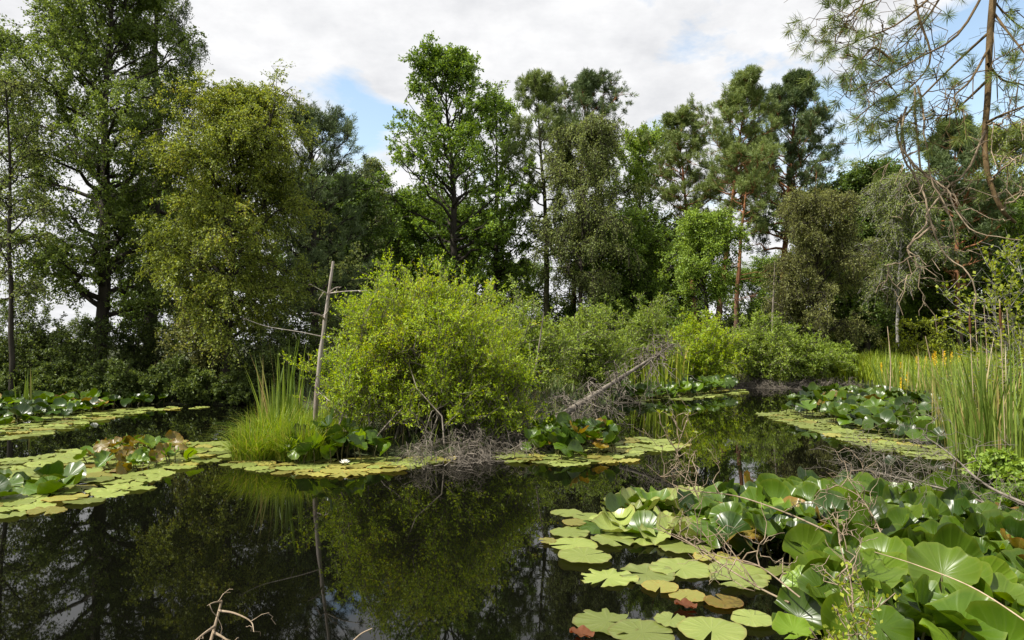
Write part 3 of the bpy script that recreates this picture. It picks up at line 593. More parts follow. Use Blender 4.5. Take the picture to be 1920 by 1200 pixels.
deadwood('fallen_tree', 'grey fallen dead tree leaning from the islet with a fan of curled bare twigs', 'dead tree',
         [P(985, 822, 10.2), P(1060, 775, 11.0), P(1130, 730, 11.8), P(1190, 692, 12.6), P(1262, 645, 13.5)], .065, .018, 6, M['deadgrey'], 30, .75, 5, 2, up=.0, droop=.5, s0=.06, clampz=.02, wob=.12, part='branches')
deadwood('dead_pole', 'thin pale dead pole standing in front of the rounded green willow bush', 'dead stem', [P(1005, 690, 11.6), P(1012, 640, 11.6), P(1020, 585, 11.6)], .018, .008, 7, M['deadgrey'], 0, .1, 0, 0)
deadwood('dead_pole', 'pale dead upright stem in front of the broad dark pine', 'dead stem', [P(1447, 640, 26), P(1450, 560, 26), P(1453, 490, 26)], .05, .02, 8, M['deadgrey'], 3, .8, 2, 0)
def brush(label, pts, hw, h, n, seed, group='dead brush along the far bank', r=.012):
    """a heap of curled bare shoots"""
    rng = np.random.default_rng(seed); pts = np.array(pts); line = smooth(pts, 30)
    base = line[15].copy(); root = thing('dead_brush', label, 'dead brush', base, group)
    i = rng.integers(0, 30, n); c = line[i] - base; c[:, 0] += rng.normal(size=n)*hw*.3; c[:, 1] += rng.normal(size=n)*.35
    c[:, 2] = -base[2]+.02
    d = rng.normal(size=(n, 3))*np.array([1, .8, .4]) + np.array([0, -.2, 1.0]); d = nrm(d); l = h*(.5+.9*rng.random(n))
    u = np.linspace(0, 1, 8)
    p = c[:, None]+d[:, None]*(l[:, None]*u)[:, :, None]; p[:, :, 2] -= .75*l[:, None]*u**2.2; p[:, 1:] += rng.normal(size=(n, 7, 3))*.05*h
    p[:, :, 2] = np.maximum(p[:, :, 2], -base[2]+.01)
    mb = MB(); tubes(mb, p, r*(1-.65*u)[None].repeat(n, 0), 4)
    k1, _, _ = kids(p, 5, rng, .2, 1, lambda s, i: h*.4+0*s, 1.1, .5, 0, .4, k=6, wob=.1); k1[:, :, 2] = np.maximum(k1[:, :, 2], -base[2]+.01)
    tubes(mb, k1, r*.5*np.linspace(1, .4, 6)[None].repeat(len(k1), 0), 3)
    k2, _, _ = kids(k1, 3, rng, .2, 1, lambda s, i: h*.2+0*s, 1.1, .5, 0, .4, k=4, wob=.1); k2[:, :, 2] = np.maximum(k2[:, :, 2], -base[2]+.01)
    tubes(mb, k2, np.full((len(k2), 4), r*.28), 3)
    link('twigs', mb.mesh('twigs', M['deadgrey']), root)
brush('dense tangle of thin bare twigs under the right side of the islet bush', [W(800, 862), W(880, 855), W(960, 842), W(1000, 825)], .5, .6, 70, 31, None, .007)
brush('brown tangle of bare twigs between the islet bush and the fallen tree', [W(960, 820), W(1010, 790), W(1050, 770), W(1110, 745)], .7, .85, 80, 32, r=.008)
brush('grey heap of dead shoots above the middle lily bed', [W(1170, 722), W(1230, 716), W(1290, 712)], .9, .8, 70, 33, r=.009)
brush('tall grey heap of curled dead shoots left of the open channel', [W(1310, 716), W(1370, 722), W(1420, 727)], 1., 1.1, 80, 34, r=.009)
brush('low brown fringe of dead shoots at the right end of the far bank', [W(1430, 727), W(1500, 725), W(1580, 722)], 1., .6, 80, 35, r=.008)

# ------------------------------------------------------------------ sedge, cattails, meadow
def blades(rng, cx, cy, z, h, wd, lean, k=6, curl=1.0, az=None):
    n = len(cx); a = rng.random(n)*2*PI if az is None else az
    u = np.linspace(0, 1, k); dh = np.stack([np.cos(a), np.sin(a), 0*a], -1)
    p = np.zeros((n, k, 3)); p[:, :, 0] = cx[:, None]; p[:, :, 1] = cy[:, None]; p[:, :, 2] = z[:, None]
    hor = (lean*h)[:, None]*(u**(1.6))[None]; ver = h[:, None]*(u - curl*.45*np.minimum(lean, 1.2)[:, None]*u**3)
    p += dh[:, None]*hor[:, :, None]; p[:, :, 2] += ver
    sd = np.stack([-np.sin(a+rng.normal(size=n)*.6), np.cos(a), 0*a], -1); sd = nrm(sd)
    w = wd[:, None]*np.minimum(1, (1.02-u)*2.2)[None]
    return p, w, sd
def tussock(name, label, cat, c, rad, n, h, wd, mat, seed, group=None, lean=(.15, 1.1), curl=1., ry=None):
    rng = np.random.default_rng(seed)
    a = rng.random(n)*2*PI; r = np.sqrt(rng.random(n))
    x = r*np.cos(a)*rad; y = r*np.sin(a)*(ry or rad)
    ln = lean[0]+(lean[1]-lean[0])*rng.random(n)**1.5
    az = a + rng.normal(size=n)*.7
    hh = h*(.5+.6*rng.random(n))*(1-.25*r)
    p, w, s = blades(rng, x, y, 0*x, hh, wd*(.7+.6*rng.random(n)), ln, 6, curl, az)
    p[:, :, 2] = np.maximum(p[:, :, 2], .01)
    t = rng.random(n)*.97; t[rng.random(n) < .06] = 1.0
    mb = MB(); ribbons(mb, p, w, s, t)
    return thing(name, label, cat, c, group, mb.mesh(name, mat, smooth=False))
def on(px, py, z=0.): return W(px, py, z)
for (px, py, rad, n, h, ln, sd_, lab) in [(475, 862, .26, 700, .62, 1.25, 41, 'low sedge tussock at the left tip of the islet spilling to the water'), (515, 850, .34, 1500, .80, 1.2, 42, 'tallest bright green sedge tussock below the sword blades'),
        (560, 862, .28, 900, .66, 1.2, 43, 'sedge tussock in front of the tallest one'), (600, 846, .30, 1000, .72, 1.1, 47, 'sedge tussock between the tallest one and the raised lily leaves'), (560, 832, .42, 1200, .78, 1.0, 48, 'sedge tussock at the foot of the bare snag behind the others'),
        (650, 842, .3, 420, .62, .8, 49, 'thin sedge tussock behind the raised lily leaves')]:
    tussock('sedge_tussock', lab, 'grass tussock', on(px, py), rad, n, h, .0065, M['grass'], sd_, 'sedge tussocks on the islet', (.05, ln), ry=rad*.8)
tussock('iris_clump', 'clump of tall upright sword blades left of the snag', 'iris', on(528, 838), .3, 60, 1.7, .026, M['cattail'], 44, None, (.02, .3), .3, ry=.2)
tussock('iris_clump', 'few thin upright blades in the far left lily bed', 'iris', on(58, 768), .3, 16, 1.05, .03, M['cattail'], 45, None, (.02, .16), .3)
tussock('iris_clump', 'pale upright reed blades behind the fallen tree tip', 'reed', np.array([4.1, 19.0, .2]), .8, 150, 1.6, .035, M['meadow'], 46, None, (.03, .3), .4)
# cattails on the right bank
cats = [(1880, 872, .5, 190, 1.72, 'tall cattail clump nearest the right edge of the photo'), (1790, 830, .35, 85, 1.4, 'cattail clump at the right end of the big far lily bed'),
        (1840, 850, .4, 130, 1.55, 'cattail clump between the lily bed and the edge clump'), (1905, 815, .7, 200, 1.75, 'cattail clump under the sapling'),
        (1820, 790, .6, 150, 1.5, 'cattail clump behind the right lily bed corner'), (1700, 752, .5, 60, 1.5, 'thin cattail clump beside the yellow flowers'),
        (1760, 765, .6, 90, 1.4, 'cattail clump right of the yellow flowers'), (1670, 742, .35, 34, 1.6, 'sparse cattail clump around the tallest dry stalk')]
for i, (px, py, r, n, h, lab) in enumerate(cats):
    c = on(px, py, .05); o = tussock('cattail_clump', lab, 'cattail', c, r, n, h, .0165*max(1, c[1]/11), M['cattail'], 60+i, 'cattails on the right bank', (.02, .42), .6)
    rng = np.random.default_rng(300+i)
    if i in (0, 3):
        for k in range(3 if i == 3 else 2):
            a = rng.random()*6.28; x = math.cos(a)*r*.5; y = math.sin(a)*r*.5; hz = h*(.93+.12*rng.random())
            mb = MB(); q = np.array([[x, y, 0], [x*1.1, y, hz*.6], [x*1.2, y, hz+.12]]); tubes(mb, smooth(q, 8)[None], np.full((1, 8), .004), 5)
            st = link('flower_stem', mb.mesh('flower_stem', M['dryreed']), o)
            mb = MB(); e = smooth(q, 20); f = e[16:19]; hd = smooth(np.array([e[15], e[16], e[17], e[18]]), 7)
            tubes(mb, hd[None], np.array([[.002, .011, .013, .0135, .013, .011, .002]]), 8); link('seed_head', mb.mesh('seed_head', M['cattailhead']), st)
# dry stalks
for i, (x0, y0, x1, y1, d, lab) in enumerate([(1668, 752, 1664, 612, 15.5, 'tallest dry pale stalk at the left end of the cattails'), (1752, 752, 1735, 630, 14.8, 'slanted dry stalk in front of the yellow flowers'),
        (1712, 758, 1722, 668, 15, 'short thin dry stalk left of the slanted one'), (1893, 780, 1888, 580, 8.6, 'thick pale dry stalk under the sapling'),
        (1832, 790, 1826, 560, 9.5, 'tall dry stalk rising to the tip of the hanging dead twig'), (1848, 760, 1845, 575, 10.5, 'dry reddish stalk among the cattails right of the hanging twig tip'), (1760, 735, 1768, 655, 15.5, 'thin dry stalk right of the yellow flowers')]):
    deadwood('dry_stalk', lab, 'stalk', [P(x0, y0, d), P((x0+x1)/2+4, (y0+y1)/2, d), P(x1, y1, d)], .0075*d/9, .004*d/9, 400+i, M['dryreed'], 0, .1, 0, 0, 'dry stalks on the right bank', sides=5)
def meadow():
    rng = np.random.default_rng(77); n = 85000
    x = rng.uniform(4.5, 30, n); y = 6.5+rng.random(n)**.8*27; sd = pond_sd(x, y)
    ok = (sd > .02) & (x > 5+.0*y) & ((y < 27) | (x > .34*y+.5)); x, y = x[ok], y[ok]; z = ground_z(x, y); n = len(x)
    patch = .55+.45*np.sin(x*1.1+.5*np.sin(y*.7))*np.sin(y*.8+1)
    h = (.42+.38*rng.random(n))*(.7+.5*patch)*np.where(y > 14, 1.15, .95)
    p, w, s = blades(rng, x, y, z, h, .010+.0007*y, .1+.6*rng.random(n), 4, .8)
    mb = MB(); ribbons(mb, p, w, s, np.clip(rng.random(n)*.8+.25*patch*rng.random(n), 0, 1))
    o = link('meadow_grass', mb.mesh('meadow_grass', M['meadow'], smooth=False)); o['kind'] = 'stuff'; o['label'] = 'green meadow grass on the right bank'; o['category'] = 'grass'
    # ground cover on the other banks
    n = 42000; x = rng.uniform(-20, 12, n); y = rng.uniform(8, 32, n); sd = pond_sd(x, y); ok = (sd > .0) & (x < .5*y) ; x, y = x[ok], y[ok]; n = len(x); z = ground_z(x, y)
    h = .18+.35*rng.random(n)
    p, w, s = blades(rng, x, y, z, h, .012+.0007*y, .2+.8*rng.random(n), 4, .8)
    mb = MB(); ribbons(mb, p, w, s, rng.random(n))
    o = link('bank_grass', mb.mesh('bank_grass', leaf_mat('bank_blade', (.03, .05, .012), (.10, .13, .03), (.2, .16, .07)), smooth=False)); o['kind'] = 'stuff'; o['label'] = 'dark grass and weeds on the left and far banks'; o['category'] = 'grass'
meadow()
# yellow flowers
def flower_plant():
    rng = np.random.default_rng(9); root = thing('yellow_loosestrife', '', 'flower', (0, 0, 0), 'yellow flowers in the meadow')
    mb = MB(); tubes(mb, np.array([[[0, 0, 0], [.01, 0, .4], [.03, .01, .9]]]), np.array([[.006, .005, .003]]), 4)
    st = link('stem', mb.mesh('stem', M['meadow']), root)
    mb = MB(); n = 90; z = .1+.6*rng.random(n); a = rng.random(n)*6.28; C = np.stack([.02*np.cos(a), .02*np.sin(a), z], -1)
    leaves(mb, C, np.stack([np.cos(a), np.sin(a), .4+0*a], -1), .11, .028, rng); link('foliage', mb.mesh('foliage', M['meadow'], smooth=False), root)
    mb = MB(); n = 80; z = .60+.34*rng.random(n); a = rng.random(n)*6.28; rr = .045*(1.1-(z-.6)/.32); C = np.stack([rr*np.cos(a)+.03, rr*np.sin(a), z], -1)
    leaves(mb, C, rng.normal(size=(n, 3)), .032, .028, rng); link('flower_spike', mb.mesh('flower_spike', M['yellow'], smooth=False), root)
    return root
fp = flower_plant(); rng = np.random.default_rng(10)
fl = [(1735, 705), (1722, 708), (1748, 702), (1752, 712), (1692, 720), (1700, 716), (1688, 702), (1772, 696), (1783, 712), (1655, 690), (1800, 702)]
for i, (px, py) in enumerate(fl):
    d = 17.5+rng.random()*2.5 if py < 715 else 16.5; q = P(px, py, d); loc = (q[0], d, max(float(ground_z(q[0], d)), q[2]-.85)); s = 1.0+.2*rng.random()
    o = fp if i == 0 else copy_thing(fp, loc, rng.random()*6, s)
    o.location = loc
    o['label'] = 'yellow flowering loosestrife in the meadow grass behind the right lily bed'
# leafy undergrowth low on the right shore
S('bramble', 'leafy bramble on the right shore below the cattails', 'bramble', 1890, 7.0, 828, 95, M['light'], M['deadtwig'], 170, None, nst=16, nsec=7, ntw=5, per=6, L=.06, Wd=.042, stemr=.006, up=.05, droop=.5, depth=.6)
S('bramble', 'leafy bramble at the right edge above the front lily bed', 'bramble', 1915, 5.4, 905, 80, M['oak'], M['deadtwig'], 171, None, nst=12, nsec=6, ntw=5, per=6, L=.045, Wd=.032, stemr=.005, up=.05, droop=.5, depth=.6)

# ------------------------------------------------------------------ water lilies
def pad_mesh(name, mat, seed, cup=0., fold=0., wave=.03, nw=7, notch=.16, roll=0., seg=44, rings=5):
    """a lily leaf of unit radius with its slit towards -y; stalk joins at the origin"""
    rng = np.random.default_rng(seed)
    th = notch + (2*PI-2*notch)*np.linspace(0, 1, seg) - PI/2
    rim = 1+.035*np.sin(3*th+rng.random()*6)+.025*np.sin(5*th+rng.random()*6)
    edge = np.minimum(np.arange(seg), np.arange(seg)[::-1])/4.; rim = rim*np.where(edge < 1, .93+.07*edge, 1)
    rr = np.array([.0, .22, .45, .68, .86, 1.0])[:rings+1]
    ph = rng.random(3)*6.28; V = []; U = []
    for r in rr[1:]:
        x = np.cos(th)*rim*r; y = np.sin(th)*rim*r
        z = cup*r**2 + fold*(x**2-.25*y**2) + wave*r**4*np.sin(nw*th+ph[0]) + wave*.7*r**3*np.sin((nw+4)*th+ph[1]) + roll*np.maximum(0, r-.55)**1.5*np.cos(th-ph[2])*1.6
        z += .012*rng.normal(size=seg)*r**2
        V.append(np.stack([x, y, z], -1)); U.append(np.stack([np.cos(th)*r, np.sin(th)*r], -1))
    V = np.concatenate([[[0, 0, -.02]], *V]); U = np.concatenate([[[0, 0]], *U])
    mb = MB(); F4 = []
    for i in range(rings-1):
        a = 1+i*seg+np.arange(seg-1); F4.append(np.stack([a, a+seg, a+seg+1, a+1], -1))
    mb.add(V, np.concatenate(F4), uv=U)
    a = 1+np.arange(seg-1); f3 = np.stack([0*a, a, a+1], -1); mb.F.append(f3)
    return mb.mesh(name, mat, want_uv=True)
FLAT = {k: [pad_mesh('pad', M[k], 500+i, wave=wv, nw=nw, roll=rl, notch=.05+.09*(i % 3)) for i, (wv, nw, rl) in enumerate([(.012, 6, 0), (.02, 7, .04), (.035, 9, .10), (.028, 11, .0), (.05, 9, .16)])] for k in ('pad_pale', 'pad_yellow', 'leaf_brown')}
RAISED = {k: [pad_mesh('leaf', M[k], 600+i, cup=cp, fold=fo, wave=wv, nw=nw, roll=rl, notch=.12+.06*(i % 3)) for i, (cp, fo, wv, nw, rl) in
              enumerate([(.15, .30, .07, 5, .2), (.40, .15, .10, 5, .1), (.06, .60, .06, 4, .3), (-.22, .15, .08, 5, .2), (.22, .40, .11, 7, .1), (-.05, -.45, .06, 5, .35), (.45, .6, .07, 6, .1)])]
          for k in ('leaf_green', 'leaf_dark', 'leaf_fresh', 'leaf_brown', 'pad_pale')}
def inpoly(x, y, p):
    q = np.roll(p, -1, 0); ins = np.zeros(x.shape, bool)
    for a, b in zip(p, q):
        ins ^= ((a[1] > y) != (b[1] > y)) & (x < (b[0]-a[0])*(y-a[1])/(b[1]-a[1]+1e-12)+a[0])
    return ins
def scatter(poly, n, dmin, rng, tries=9000):
    p = np.array([W(*q)[:2] for q in poly]); lo, hi = p.min(0), p.max(0); out = []
    c = lo+(hi-lo)*rng.random((tries, 2)); c = c[inpoly(c[:, 0], c[:, 1], p)]
    for q in c:
        if len(out) >= n: break
        if not out or np.min(np.hypot(*(np.array(out)-q).T)) > dmin: out.append(q)
    return np.array(out)
def put(me, root, name, loc, r, rz, tilt=0., taz=0.):
    o = link(name, me, root); base = np.array(root.location)
    o.location = tuple(np.array(loc)-base)
    m = Matrix.Rotation(taz, 3, 'Z') @ Matrix.Rotation(tilt, 3, 'X') @ Matrix.Rotation(-taz, 3, 'Z') @ Matrix.Rotation(rz, 3, 'Z')
    o.rotation_euler = m.to_euler(); o.scale = (r, r, r); return o
def bed(label, group, flat_poly, nflat, fr, raised_poly, nraised, rr, seed, mats, fmats, hmax=.25, dflat=1.5, draise=.85, merge=False, tilt=(.2, .8), face=None):
    """one rooted water lily: floating pads round a heap of raised leaves on stalks"""
    rng = np.random.default_rng(seed)
    fl = scatter(flat_poly, nflat, fr*dflat, rng) if nflat else np.zeros((0, 2)); ra = scatter(raised_poly, nraised, rr*draise, rng) if nraised else np.zeros((0, 2))
    c = np.concatenate([fl, ra]).mean(0) if len(fl)+len(ra) else np.zeros(2)
    root = thing('water_lily', label, 'water lily', (c[0], c[1], 0), group)
    names = list(fmats); pf = np.array(list(fmats.values())); pf = pf/pf.sum(); rn = list(mats); pm = np.array(list(mats.values())); pm = pm/pm.sum()
    stalk = MB(); items = []
    for i, q in enumerate(fl):
        k = names[rng.choice(len(names), p=pf)]
        r = fr*(.75+.5*rng.random()); items.append((FLAT[k][rng.integers(5)], 'floating_pad', (q[0], q[1], .006+.012*rng.random()), r, rng.random()*6.28, .075*rng.random(), rng.random()*6.28))
    if len(ra):
        rp = np.array([W(*q)[:2] for q in raised_poly]); cc = ra.mean(0); ext = np.hypot(*(rp-cc).T).max()
        for i, q in enumerate(ra):
            e = np.hypot(*(q-cc))/ext; k = rn[rng.choice(len(rn), p=pm)]
            h = hmax*(1-.75*e**1.5)*(.55+.6*rng.random())+.03
            r = rr*(.72+.5*rng.random()); tz = (rng.random()*6.28 if face is None else face+rng.normal()*1.1)
            tl = tilt[0]+(tilt[1]-tilt[0])*rng.random()
            h = max(h, r*math.sin(tl)*.75)
            items.append((RAISED[k][rng.integers(7)], 'raised_leaf', (q[0], q[1], h), r, rng.random()*6.28, tl, tz))
            a = np.array([q[0]+rng.normal()*.06, q[1]+rng.normal()*.06, -.05]); b = np.array([q[0], q[1], h-.005])
            tubes(stalk, (smooth([a, (a+b)/2+rng.normal(size=3)*.03, b], 6)-np.array([c[0], c[1], 0]))[None], np.full((1, 6), .006), 5)
        so = link('stalks', stalk.mesh('stalks', M['stalk']), root); so['kind'] = 'stuff'
    items.sort(key=lambda t: np.hypot(t[2][0], t[2][1])/t[3])
    for me, nm, loc, r, rz, tl, tz in items[:100]: put(me, root, nm, loc, r, rz, tl, tz)
    rest = items[100:]
    if rest:                                             # the leaves beyond the hundred largest: one mesh per leaf surface
        by = {}
        for it in rest: by.setdefault(it[0].materials[0].name, []).append(it)
        for mn, its in by.items():
            mb = MB()
            for me, nm, loc, r, rz, tl, tz in its:
                nv = len(me.vertices); V = np.empty(nv*3, np.float32); me.vertices.foreach_get('co', V); V = V.reshape(-1, 3)
                m = Matrix.Rotation(tz, 3, 'Z') @ Matrix.Rotation(tl, 3, 'X') @ Matrix.Rotation(-tz, 3, 'Z') @ Matrix.Rotation(rz, 3, 'Z')
                V = V @ np.array(m).T*r + np.array(loc)-np.array([c[0], c[1], 0])
                seg = 44; U = np.zeros((nv, 2)); uvd = np.empty(len(me.loops)*2, np.float32); me.uv_layers[0].data.foreach_get('uv', uvd); li = np.empty(len(me.loops), np.int32); me.loops.foreach_get('vertex_index', li); U[li] = uvd.reshape(-1, 2)
                F4 = []
                for i in range(4):
                    a = 1+i*seg+np.arange(seg-1); F4.append(np.stack([a, a+seg, a+seg+1, a+1], -1))
                n0 = mb.n; mb.add(V, np.concatenate(F4), uv=U); a = 1+np.arange(seg-1); mb.F.append(np.stack([0*a, a, a+1], -1)+n0)
            o = link('other_leaves', mb.mesh('other_leaves', bpy.data.materials[mn], want_uv=True), root); o['kind'] = 'stuff'
    return root
GW = 'water lily beds'
DK = {'leaf_green': .5, 'leaf_dark': .4, 'leaf_brown': .06, 'leaf_fresh': .04}
PL = {'pad_pale': .85, 'pad_yellow': .15}
# far left
bed('large lily bed of raised dark leaves along the far left bank', GW, [(-60, 835), (60, 820), (250, 775), (420, 762), (250, 765), (-60, 790)], 90, .15, [(-80, 800), (60, 796), (240, 768), (330, 757), (200, 752), (-80, 752)], 210, .15, 201, DK, PL, .2, draise=.7, face=0, tilt=(.1, .55))
# left middle
bed('floating lily pads with a heap of browning leaves, running in from the left edge', GW, [(-70, 985), (30, 975), (240, 925), (330, 880), (440, 855), (430, 832), (300, 830), (120, 845), (-70, 880)], 150, .155, [(140, 885), (230, 892), (370, 862), (330, 838), (180, 842)], 52, .10, 202, {'leaf_brown': .5, 'leaf_green': .38, 'leaf_fresh': .12}, {'pad_pale': .8, 'pad_yellow': .16, 'leaf_brown': .04}, .14, dflat=1.4, draise=.75, tilt=(.2, .85))
bed('few curled green lily leaves near the left edge in front of the browning heap', GW, [(-40, 955), (60, 950), (60, 930), (-40, 930)], 6, .14, [(-30, 945), (150, 925), (130, 905), (-30, 915)], 12, .15, 203, {'leaf_green': .8, 'leaf_dark': .2}, PL, .05, tilt=(.15, .6))
# at the islet
c = bed('lily with large upright leaves and one white flower at the foot of the islet', GW, [(420, 872), (520, 888), (620, 893), (720, 888), (850, 862), (760, 858), (600, 862), (440, 864)], 58, .125, [(520, 868), (600, 874), (730, 866), (720, 850), (620, 842), (560, 850)], 46, .125, 204, {'leaf_green': .5, 'leaf_dark': .35, 'leaf_fresh': .15}, {'pad_pale': .5, 'pad_yellow': .5}, .34, dflat=1.4, draise=.7, tilt=(.4, 1.2))
def white_flower(root, q):
    rng = np.random.default_rng(3); o = link('white_flower', None, root); o.location = tuple(np.array(q)-np.array(root.location))
    mb = MB()
    for ring, (n, el, ln) in enumerate([(8, .35, .065), (8, .75, .058), (6, 1.1, .045)]):
        for i in range(n):
            a = (i+.5*ring)/n*6.28; D = np.array([[math.cos(a)*math.cos(el), math.sin(a)*math.cos(el), math.sin(el)]]); leaves(mb, np.zeros((1, 3)), D, ln, .026, rng, up=3, fold=-.25)
    link('petals', mb.mesh('petals', M['white'], smooth=False), o)
    mb = MB(); n = 24; leaves(mb, np.zeros((n, 3)), rng.normal(size=(n, 3))*.5+np.array([0, 0, 1]), .028, .007, rng); link('stamens', mb.mesh('stamens', M['yellow'], smooth=False), o)
white_flower(c, W(646, 868, .07))
# middle
bed('oval lily bed with a dark leafy middle floating in front of the fallen tree', GW, [(930, 852), (960, 868), (1090, 872), (1180, 868), (1200, 852), (1300, 838), (1200, 822), (1080, 845), (960, 843)], 90, .14, [(985, 852), (1060, 864), (1160, 856), (1150, 832), (1090, 818), (1010, 830)], 85, .125, 205, {'leaf_green': .5, 'leaf_dark': .3, 'leaf_brown': .12, 'leaf_fresh': .08}, {'pad_pale': .85, 'pad_yellow': .15}, .26, dflat=1.35, draise=.65)
bed('distant lily bed of small raised leaves under the grey dead shoots', GW, [(1160, 752), (1280, 750), (1400, 738), (1390, 730), (1200, 738)], 70, .16, [(1150, 752), (1280, 748), (1380, 735), (1340, 724), (1230, 722), (1170, 732)], 220, .17, 206, {'leaf_green': .75, 'leaf_dark': .15, 'leaf_fresh': .1}, PL, .34, draise=.62, tilt=(.2, .8), face=0)
# right
bed('broad lily bed of glossy raised leaves in front of the meadow', GW, [(1430, 778), (1470, 792), (1560, 818), (1640, 842), (1760, 862), (1800, 850), (1640, 800), (1500, 768)], 150, .15, [(1470, 778), (1560, 800), (1660, 822), (1770, 845), (1830, 826), (1815, 765), (1700, 754), (1600, 738), (1520, 756)], 300, .165, 207, {'leaf_green': .6, 'leaf_dark': .3, 'leaf_fresh': .04, 'leaf_brown': .06}, PL, .28, dflat=1.35, draise=.66, face=0, tilt=(.1, .6))
bed('pale floating pads in the little bay under the cattails', GW, [(1820, 885), (1960, 905), (1960, 870), (1840, 875)], 22, .13, [], 0, .1, 208, DK, PL)
# the front bed
bed('front lily bed, a thick heap of big glossy raised leaves filling the lower right', GW, [(1110, 1000), (1320, 1035), (1400, 1100), (1480, 1090), (1440, 980), (1340, 915), (1200, 935)], 22, .15,
    [(1290, 985), (1340, 1030), (1480, 1060), (1560, 1110), (1900, 1200), (2150, 1120), (1960, 1000), (1830, 965), (1700, 948), (1560, 946), (1430, 950), (1340, 965)], 300, .138, 209, {'leaf_green': .56, 'leaf_dark': .28, 'leaf_brown': .05, 'leaf_fresh': .11}, PL, .20, draise=.66, tilt=(.15, .85), face=-.2)
bed('half raised crinkled pads at the left side of the front lily bed', GW, [], 0, .15, [(1120, 995), (1210, 1015), (1320, 1020), (1330, 950), (1230, 938), (1130, 965)], 34, .15, 210, {'pad_pale': .6, 'leaf_green': .4}, PL, .0, draise=1.0, tilt=(.05, .2), face=0)
bed('large fresh green leaves rising at the bottom right corner', GW, [], 0, .15, [(1480, 1230), (1540, 1130), (1640, 1120), (1800, 1150), (1960, 1180), (2050, 1290), (1700, 1330)], 66, .122, 211, {'leaf_fresh': .55, 'leaf_green': .45}, PL, .30, draise=.72, tilt=(.3, .9), face=-.1)
# single floating pads at the front, each its own thing
pads = [(1140, 1166, 66, 'pad_pale', 2, 'large round floating pad with a brown streak at the bottom, nearest the open water'), (1205, 1188, 62, 'pad_pale', 0, 'pad half hidden under the large streaked pad at the bottom'),
        (1290, 1120, 34, 'pad_yellow', 3, 'small ragged pad beside the sunken brown leaf'), (1356, 1132, 36, 'leaf_brown', 1, 'small brown edged pad right of the ragged pad'), (1258, 1168, 30, 'pad_pale', 4, 'small curled pad right of the large streaked pad'),
        (1335, 1190, 62, 'pad_pale', 1, 'wide pad cut by the bottom edge under the small brown edged pad'), (1410, 1168, 40, 'pad_pale', 0, 'smooth pad right of the wide bottom pad'), (1062, 962, 30, 'pad_pale', 0, 'thin oval pad at the upper left corner of the front bed'),
        (1102, 970, 30, 'pad_pale', 1, 'pad touching the right side of the thin oval pad'), (1070, 1000, 38, 'pad_pale', 3, 'round pad second from the left corner, above the orange tipped one'), (1075, 1024, 46, 'pad_pale', 1, 'wide pad in the middle of the left rim'),
        (1026, 1018, 17, 'pad_yellow', 2, 'tiny orange tipped pad at the far left of the front bed'), (1078, 984, 24, 'pad_yellow', 0, 'small yellowing pad between two green pads on the left rim'), (1096, 1048, 50, 'pad_pale', 0, 'smooth slit pad on the lower left rim'),
        (1140, 1084, 54, 'pad_pale', 4, 'crinkled pad below the smooth slit pad'), (1212, 1078, 54, 'pad_pale', 2, 'pad overlapping the crinkled pad on its right'), (1278, 1068, 58, 'pad_pale', 3, 'broad pad with a long slit in the inner row'),
        (1238, 1104, 34, 'pad_yellow', 1, 'narrow yellowish pad tucked under the broad slit pad'), (1385, 1092, 52, 'pad_pale', 4, 'crinkled pad at the edge of the raised leaves'), (1150, 1018, 40, 'pad_pale', 2, 'dark edged pad beside the half raised crinkled pads'), (1218, 938, 44, 'pad_yellow', 1, 'yellow pad at the back rim of the front bed'), (1170, 1002, 36, 'pad_pale', 1, 'green pad between the rim and the crinkled pads')]
rng = np.random.default_rng(12)
for i, (px, py, hw, mt, v, lab) in enumerate(pads):
    q = W(px, py); r = hw/FPX*q[1]
    o = thing('lily_pad', lab, 'lily pad', (q[0], q[1], .004+.0035*(i % 7)), 'single floating pads at the front', FLAT[mt][v]); o.scale = (r, r, r*.8); o.rotation_euler = (rng.normal()*.015, rng.normal()*.015, rng.random()*6.28)
# fallen leaves on the water
for px, py, r, lab in [(1285, 1142, .06, 'sunken rust brown leaf among the small front pads'), (1090, 1196, .06, 'rust brown dead leaf at the bottom edge left of the streaked pad')]:
    q = W(px, py); o = thing('dead_leaf', lab, 'leaf', (q[0], q[1], .02), None, pad_mesh('dead_leaf', leaf_mat('rust_leaf', (.05, .018, .008), (.13, .045, .015)), 80, cup=.1, fold=.15, wave=.1, nw=5)); o.scale = (r, r, r); o.rotation_euler = (.1, .1, 1)

